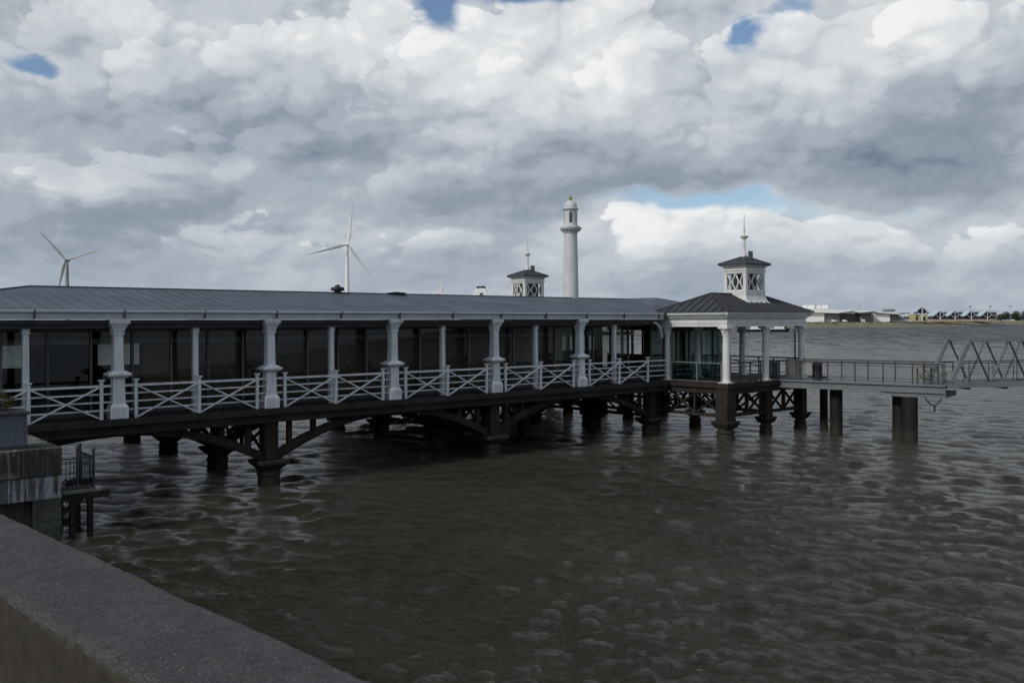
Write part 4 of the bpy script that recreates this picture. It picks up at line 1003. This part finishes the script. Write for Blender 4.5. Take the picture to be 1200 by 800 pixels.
# ------------------------------------------------------------------ ship, boats, turbines, far shore
def build_ship():
    D = 520.; x, y, _ = at(564, 345, D); k = D/1050
    r = wroot('passenger_ship', 'white ship with tapered funnel and mast showing above the pier roof', 'ship', (x, y, 0))
    m = MB(); hull = [(-62, -9), (30, -9), (46, 0), (30, 9), (-62, 9)]
    vs = [(a, b, 0) for a, b in hull]+[(a*1.02, b*1.1, 7) for a, b in hull]; m.add(vs, [(4, 3, 2, 1, 0), (5, 6, 7, 8, 9)]+[(i, (i+1) % 5, 5+(i+1) % 5, 5+i) for i in range(5)]); m.build('hull', SHIPD, r)
    m = MB(); m.box(-56, 22, -8, 8, 7, 12); m.box(-48, 12, -7, 7, 12.01, 15.5); m.build('superstructure', SHIPW, r, bevel=.4)
    z = lambda py: HC+(378.1-py)/1050*D
    m = MB(); zb, zt = 15.5, z(337.5); m.frus((0, 0), 6.8, 3.8, zb, 2.75, 2.2, zt); fn = m.build('funnel', SHIPW, r, bevel=.35)
    m = MB(); m.frus((0, 0), 2.8, 2.25, zt+.02, 2.6, 2.1, zt+.8); m.box(-1.9, -.9, -.6, .6, zt+.8, zt+1.2); m.box(.2, 1.8, -.8, .8, zt+.8, zt+1.25); m.build('funnel_top', SHIPD, fn)
    zc = (zt+15.5)/2+1.6; yy = -3.35
    m = MB(); m.add([(-.9, yy, zc-1.3), (-.2, yy-.12, zc+.1), (.9, yy-.1, zc+.7), (1.3, yy-.18, zc+1.5), (.1, yy-.12, zc+.95), (-.7, yy-.1, zc+1.1), (-.55, yy-.08, zc+.1)], [(0, 1, 2, 3, 4, 5, 6)]); m.add([(-.9, yy+.3, zc-1.3), (-.2, yy+.3, zc+.1), (.9, yy+.3, zc+.7), (1.3, yy+.3, zc+1.5), (.1, yy+.3, zc+.95), (-.7, yy+.3, zc+1.1), (-.55, yy+.3, zc+.1)], [(0, 1, 2, 3, 4, 5, 6)]); m.build('funnel_emblem', SHIPD, fn)
    mx = (517-564)*k
    m = MB(); m.tube((mx-.6, 0, 15.5), (mx+.9, 0, z(331)), .8, 8, .4); m.bar((mx-2.2, 0, z(338)), (mx+.4, 0, z(338.5)), .5, .8); m.bar((mx-1.5, 0, z(341.5)), (mx+1.6, 0, z(341)), .5, .9); m.tube((mx-1.9, 0, z(338)), (mx-1.6, 0, z(334)), .4, 6); m.tube((mx-2.4, 0, z(343)), (mx+2.4, 0, z(345.5)), .5, 6); m.build('mast', SHIPW, r)
    m = MB(); m.box(mx-7, mx+6, -3, 3, 15.51, z(346.6)); m.build('mast_house', SHIPD, r)
    for px in (492, 529.5): 
        qx = (px-564)*k; m = MB(); m.lathe([(.5, 15.5), (.6, z(348.5)), (1.2, z(347.6)), (1.2, z(346.6)), (.5, z(346.))], (qx, 0), 10); m.build('radome', SHIPW, r, smooth=True)
build_ship()

def build_boat(px, py, D, Ln, lab, kind):
    x, y, _ = at(px, py, D)
    r = wroot('work_boat', lab, 'boat', (x, y, 0), group='boats moored beyond the pavilion')
    b = Ln*.13
    m = MB(); dk = [(-.5*Ln, -b), (.30*Ln, -b), (.5*Ln, 0), (.30*Ln, b), (-.5*Ln, b)]
    vs = [(p*.94, q*.8, -.5) for p, q in dk]+[(p, q, 1.7+(1.2 if p > .3*Ln else 0)) for p, q in dk]; m.add(vs, [(4, 3, 2, 1, 0), (5, 6, 7, 8, 9)]+[(i, (i+1) % 5, 5+(i+1) % 5, 5+i) for i in range(5)]); m.build('hull', SHIPD, r)
    if kind == 0:
        m = MB(); m.frus((.22*Ln, 0), .20*Ln, b*.8, 1.75, .15*Ln, b*.7, 3.6); c = m.build('deckhouse', SHIPW, r)
        m = MB(); m.frus((.20*Ln, 0), .08*Ln, b*.6, 3.61, .06*Ln, b*.5, 5.3); m.build('wheelhouse', SHIPW, r)
        m = MB(); m.box(.12*Ln, .27*Ln, -b*.62, -b*.55, 4.2, 4.8); m.build('window_band', FRAME, r)
        m = MB(); m.box(-.42*Ln, -.1*Ln, -b*.6, b*.6, 1.75, 2.9); m.build('hold_cover', GREYP, r)
        for q in (-.35, -.2, -.05): m = MB(); m.tube((q*Ln, 0, 2.9), (q*Ln+.5, 0, 5.2), .18, 6); m.build('derrick', GREYP, r)
    else:
        m = MB(); m.frus((-.38*Ln, 0), .08*Ln, b*.7, 1.75, .06*Ln, b*.6, 5.0); m.build('wheelhouse', SHIPW, r)
        m = MB(); m.box(-.44*Ln, -.32*Ln, -b*.72, -b*.64, 3.6, 4.3); m.build('window_band', FRAME, r)
        for a, w in ((-.17, .08), (.0, .06), (.16, .07)): m = MB(); m.frus((a*Ln, 0), w*Ln, b*.7, 1.75, w*Ln*.8, b*.6, 3.5); m.build('deck_cabin', SHIPW, r)
        m = MB(); m.box(.24*Ln, .34*Ln, -b*.5, b*.5, 1.9, 4.4); m.build('winch', SHIPD, r)
        for q in (-.27, -.08, .09): m = MB(); m.tube((q*Ln, 0, 1.75), (q*Ln, 0, 5.), .14, 6); m.build('mast', GREYP, r)
build_boat(879, 389, 585, 17, 'dark hulled boat with white cabin at its bow, left of the middle pavilion column', 0)
build_boat(913, 389, 585, 14, 'dark hulled boat with row of white cabins, right of the middle pavilion column', 1)

def build_turbine(px, py, D, blade, angs, lab, m_, yaw):
    x, y, z = at(px, py, D); r = wroot('wind_turbine', lab, 'wind turbine', (x, y, 6), R(yaw), 'wind turbines beyond the pier roof'); h = z-6
    m = MB(); m.lathe([(2.8, 0), (2.5, h*.5), (1.75, h-1.6)], (0, 0), 20); m.build('tower', m_, r, smooth=True)
    m = MB(); m.frus((0, 1.5), 1.7, 4.6, h-1.5, 1.5, 4.2, h+1.7); n = m.build('nacelle', m_, r, bevel=.4); m = MB(); m.tube((0, 5, h+1.7), (0, 5, h+3.6), .18, 6); m.build('wind_vane', m_, n)
    hub = Vector((0, -4.6, h+.2))
    m = MB(); m.tube((0, -3.0, h+.2), (0, -5.6, h+.2), 1.6, 14, 1.1); m.tube((0, -5.6, h+.2), (0, -6.8, h+.2), 1.1, 14, .15); m.build('hub', m_, r, smooth=True)
    for a in angs:
        d = Vector((math.sin(R(a)), 0, math.cos(R(a)))); w = Vector((math.cos(R(a)), 0, -math.sin(R(a))))
        m = MB(); vs = []; N = 10; fs = []
        prof = [(0, .9, .8), (.06, 1.0, .8), (.16, 2.0, .55), (.26, 1.9, .42), (.4, 1.55, .33), (.55, 1.25, .26), (.7, .95, .2), (.84, .7, .14), (.95, .45, .09), (1., .08, .03)]
        for u, c, th in prof:
            ce = hub+d*(1.0+blade*u)+Vector((0, -1.2*u*u, 0)); tw = R(24*(1-u)); cw = (w*math.cos(tw)+Vector((0, -1, 0))*math.sin(tw)); nn = cw.cross(d)
            off = .25*c
            for k in range(8): q = 2*math.pi*k/8; vs.append(ce+cw*(c*math.cos(q)+off)+nn*(th*math.sin(q)))
        for i in range(len(prof)-1): fs += [(8*i+k, 8*i+(k+1) % 8, 8*(i+1)+(k+1) % 8, 8*(i+1)+k) for k in range(8)]
        fs += [tuple(range(8)), tuple(range(8*len(prof)-8, 8*len(prof)))]
        m.add(vs, fs); m.build('blade', m_, r, smooth=True)
build_turbine(407, 287, 1000, 48.5, (6, 143, 254), 'white wind turbine with one blade upright above the middle of the pier roof', WTURB, 22)
build_turbine(79, 305, 1150, 46, (-41, 73, 193), 'smaller grey wind turbine with spread blades at the far left', GREYP, 4)

def build_far():
    Z0 = 6.0
    def bx(r, x0, x1, yt, yb, Y, d, name, m_):
        a, _, zt = at(x0, yt, Y); b, _, zb = at(x1, yb, Y); a -= r.location.x; b -= r.location.x
        m = MB(); m.box(a, b, Y-r.location.y, Y-r.location.y+d, max(0, zb-Z0) if zb > Z0+.3 else 0, zt-Z0); return m.build(name, m_, r)
    def canopy(r, x0, x1, y0, y1, Y, d, th, m_):
        a, _, z0 = at(x0, y0, Y); b, _, z1 = at(x1, y1, Y); a -= r.location.x; b -= r.location.x; o = Y-r.location.y
        m = MB(); m.prism([(a, z0-Z0), (b, z1-Z0), (b, z1-Z0-th), (a, z0-Z0-th)], o-4, o+d); return m.build('canopy_roof', m_, r)
    D = 1010
    r = wroot('warehouse', 'long white warehouse with grey side bays on the far shore beside the pavilion', 'warehouse', at(968, 377, D)[:2]+(Z0,))
    bx(r, 925, 966, 365.2, 377, D, 70, 'white_wall', SHEDW); bx(r, 966.1, 984, 366.3, 377, D+2, 60, 'grey_wall', SHEDG); canopy(r, 925, 1000, 361.0, 363.4, D, 74, 4.0, SHEDW)
    bx(r, 983, 1008, 366, 377, D+12, 50, 'grey_wall', SHEDG); bx(r, 1008.2, 1022, 365.7, 377, D+3, 50, 'grey_wall', SHEDG); canopy(r, 997, 1025.5, 363.4, 364.0, D+6, 60, 2.2, SHEDW)
    canopy(r, 984, 1000.5, 366.2, 364.0, D-6, 20, 1., SHEDG); canopy(r, 1008, 1026, 366.2, 364.4, D-6, 20, 1., SHEDG)
    for a, b in ((946.5, 954.5), (963, 970.5)): bx(r, a, b, 357.5, 361.5, D+50, 18, 'roof_plant', SHEDW)
    for a in (946, 955.2, 962.2, 971.4, 982, 1007): x, _, z = at(a, 356.5, D+45); m = MB(); m.tube((x-r.location.x, 45, 10), (x-r.location.x, 45, z-Z0), .35, 6); m.build('roof_flue', GREYP, r)
    for a in (1010, 1012.5): bx(r, a, a+1.2, 374, 377, D-1, 2, 'shutter_door', SHEDW)
    D = 1030
    r = wroot('warehouse', 'low white warehouse with slanted roof between the grey bays and the yellow gable', 'warehouse', at(1040, 377, D)[:2]+(Z0,))
    bx(r, 1023.5, 1043, 367.3, 377, D, 55, 'white_wall', SHEDW); bx(r, 1043.1, 1054, 367.6, 377, D+3, 50, 'grey_wall', SHEDG); canopy(r, 1023, 1055, 364.9, 367.4, D, 58, 1., SHEDW); canopy(r, 1052, 1065, 368.0, 366.0, D-4, 30, 1., SHEDG)
    bx(r, 1039, 1049, 362.2, 365.3, D+40, 12, 'roof_plant', SHEDG)
    # gabled terminal buildings with branching white supports
    def gable(xl, xc, xr, ya, ye, Y, wall, big, lab, grp=None):
        x, y, _ = at(xc, 377, Y); r = wroot('gabled_building', lab, 'building', (x, y, Z0), group=grp)
        L, _, ze = at(xl, ye, Y); Rr = at(xr, ye, Y)[0]; za = at(xc, ya, Y)[2]; L -= x; Rr -= x; ze -= Z0; za -= Z0
        hw = -L; d = 34.
        m = MB(); m.prism([(-hw, ze-.6), (0, za-.8), (hw, ze-.6), (hw, ze-.62-.3), (-hw, ze-.62-.3)], 3., 3.6); m.build('gable_front', BLUED, r)
        sh = Rr-hw                                             # roof runs back and to the right
        m = MB(); m.add([(-hw, 0, ze), (0, 0, za), (hw, 0, ze), (-hw+sh, d, ze), (sh, d, za), (hw+sh, d, ze), (-hw, 0, ze-.5), (0, 0, za-.5), (hw, 0, ze-.5), (-hw+sh, d, ze-.5), (sh, d, za-.5), (hw+sh, d, ze-.5)],
                        [(0, 1, 4, 3), (1, 2, 5, 4), (6, 9, 10, 7), (7, 10, 11, 8), (0, 6, 7, 1), (1, 7, 8, 2), (2, 8, 11, 5), (0, 3, 9, 6), (3, 4, 10, 9), (4, 5, 11, 10)]); m.build('roof', ROOFP, r)
        hwall = ze*.92
        m = MB(); m.box(-hw*.9, hw*(.95 if big else 1.6), 4.2, 20, 0, hwall*(.92 if big else .42)); m.build('wall', wall, r)
        if not big: m = MB(); m.box(-hw*.9, hw*1.6, 4.4, 19, hwall*.42+.02, hwall); m.build('glazing', BLUED, r)
        else:
            for s0 in (-.62, .32): m = MB(); m.box(s0*hw, (s0+.32)*hw, 4.0, 4.18, 1.6, hwall*.62); m.build('window', BLUED, r)
        w = .42 if not big else .6
        m = MB(); m.bar((0, -.6, 0), (0, -.6, za-1), w, w, (0, 1, 0)); sup = m.build('tree_support', SHEDW, r)
        for sg in (-1, 1):
            m = MB(); m.bar((0, -.6, za*.28), (sg*hw*.72, -.6, ze+(za-ze)*.22), w*.8, w*.8, (0, 1, 0)); m.build('branch', SHEDW, sup)
    gable(1071.5, 1080.5, 1101, 359.2, 366.5, 1060, YELL, True, 'largest gabled building with yellow walls and a branching white support')
    g4 = ['first small gabled bay right of the yellow building, with white branching support', 'second small gabled bay right of the yellow building, with white branching support',
          'third small gabled bay right of the yellow building, with white branching support', 'last small gabled bay, nearest the trees on the right']
    for k, xc in enumerate((1101.5, 1119, 1138, 1157)):
        gable(xc-7.2, xc, xc+16, 363.8, 370.0, 1110+30*k, BEIGE, False, g4[k], 'small gabled bays on the far shore')
    r = wroot('terminal_shed', 'long low pale roofed shed behind the small gabled bays', 'shed', at(1140, 377, 1290)[:2]+(Z0,))
    bx(r, 1108, 1168, 366.2, 377, 1290, 40, 'wall', SHEDG); a, _, z = at(1106, 363.4, 1290); b = at(1170, 363.4, 1290)[0]; m = MB(); m.box(a-r.location.x, b-r.location.x, -3, 46, z-Z0-3, z-Z0); m.build('roof', ROOFP, r)
    for k, xc in enumerate((1137, 1160.5, 1184)):
        x, y, z = at(xc, 359, 1190+40*k); r = wroot('floodlight_mast', ('left', 'middle', 'right')[k]+'most of the three dark headed floodlight masts above the far bays', 'lamp mast', (x, y, Z0), group='floodlight masts on the far shore')
        if k == 1: r['label'] = 'middle one of the three dark headed floodlight masts above the far bays'
        m = MB(); m.tube((0, 0, 0), (0, 0, z-Z0-.4), .35, 8, .18); m.build('mast', GREYP, r); m = MB(); m.box(-1.9, 1.9, -.8, .8, z-Z0-.5, z-Z0+.5); m.build('lamp_head', SHIPD, r, bevel=.2)
    rg = random.Random(21)
    wh = ['', ]
    spots = [(1050, 371.5, 1075), (1056, 370, 1080), (1063, 370.5, 1078), (1069, 371, 1085), (1168, 367, 1330), (1174, 366, 1335), (1180, 364.5, 1340), (1187, 365, 1338), (1193, 363.5, 1345), (1199, 364, 1350), (1206, 363, 1350), (1172, 372, 1240), (1190, 372.5, 1250), (1201, 372, 1250)]
    pos = ['small tree left of the yellow gable, first of four', 'small tree left of the yellow gable, second of four', 'small tree left of the yellow gable, third of four', 'small tree touching the left side of the yellow gable'] + \
          ['tree right of the last gabled bay, %s from the left in the rear row' % w_ for w_ in ('first', 'second', 'third', 'fourth', 'fifth', 'sixth')] + ['rear tree just outside the right edge on the far shore'] + \
          ['low bush in front of the right hand trees, next to the last gabled bay', 'low bush in front of the right hand trees, below the right floodlight mast', 'low bush in front of the right hand trees, at the right edge']
    for k, (px, py, Y) in enumerate(spots):
        x, y, zt = at(px, py, Y); low = k > 10
        r = wroot('bush' if low else 'tree', pos[k], 'bush' if low else 'tree', (x, y, Z0), group=None if low else 'trees on the far shore'); h = max(2., zt-Z0)
        m = MB(); m.tube((0, 0, 0), (.3, 0, h*.62), .35, 7, .12); m.tube((0, 0, h*.3), (-h*.22, .3, h*.7), .16, 6, .06); m.tube((0, 0, h*.35), (h*.24, -.3, h*.68), .16, 6, .06); m.build('trunk', BARK, r)
        m = MB()
        for i in range(11): leaves(m, 110, (rg.uniform(-.42, .42)*h, rg.uniform(-.3, .3)*h, h*rg.uniform(.2, .85)), (h*.26, h*.26, h*.18), h*.062, rg)
        m.build('crown', LEAF2, r)
    m = MB(); rg = random.Random(4)
    for i in range(110):
        px = 940+rg.random()**1.2*250; Y = 915+max(0, px-1000)*1.2+max(0, px-1080)*2.2+rg.uniform(30, 44); x, y, _ = at(px, 377, Y); h = rg.uniform(.7, 2.0)
        leaves(m, 26, (x, y, 4.6+h*.4), (h*1.5, h, h*.6), h*.32, rg)
    m.build('bank_scrub', LEAF2)['kind'] = 'stuff'
    # vans parked along the foot of the sheds
    def van(px, Y, lab):
        x, y, _ = at(px, 377, Y); r = wroot('parked_van', lab, 'van', (x, y, Z0), group='vans parked by the far sheds')
        m = MB(); m.prism([(-2.6, .4), (2.6, .4), (2.6, 1.2), (1.8, 1.4), (1.2, 2.3), (-2.6, 2.4)], -1, 1); m.build('body', SHIPW, r)
        m = MB(); m.prism([(1.25, 1.45), (1.7, 1.45), (1.15, 2.15), (.6, 2.15), (.6, 1.45)], -1.02, 1.02); m.build('side_window', FRAME, r)
        for a in (-1.7, 1.7):
            m = MB(); m.tube((a, -1.05, .4), (a, 1.05, .4), .4, 12); m.build('wheel', TYRE, r)
    for px, Y, lab in ((961, 1000, 'white van in front of the long warehouse white wall'), (977.5, 1000, 'white van in front of the first grey bay'), (990, 1003, 'white van in front of the second grey bay'),
                       (1059, 1050, 'white van left of the yellow gable, leftmost of two'), (1065, 1050, 'white van left of the yellow gable, nearest its wall'), (1187, 1230, 'white van among the bushes at the far right')): van(px, Y, lab)
build_far()
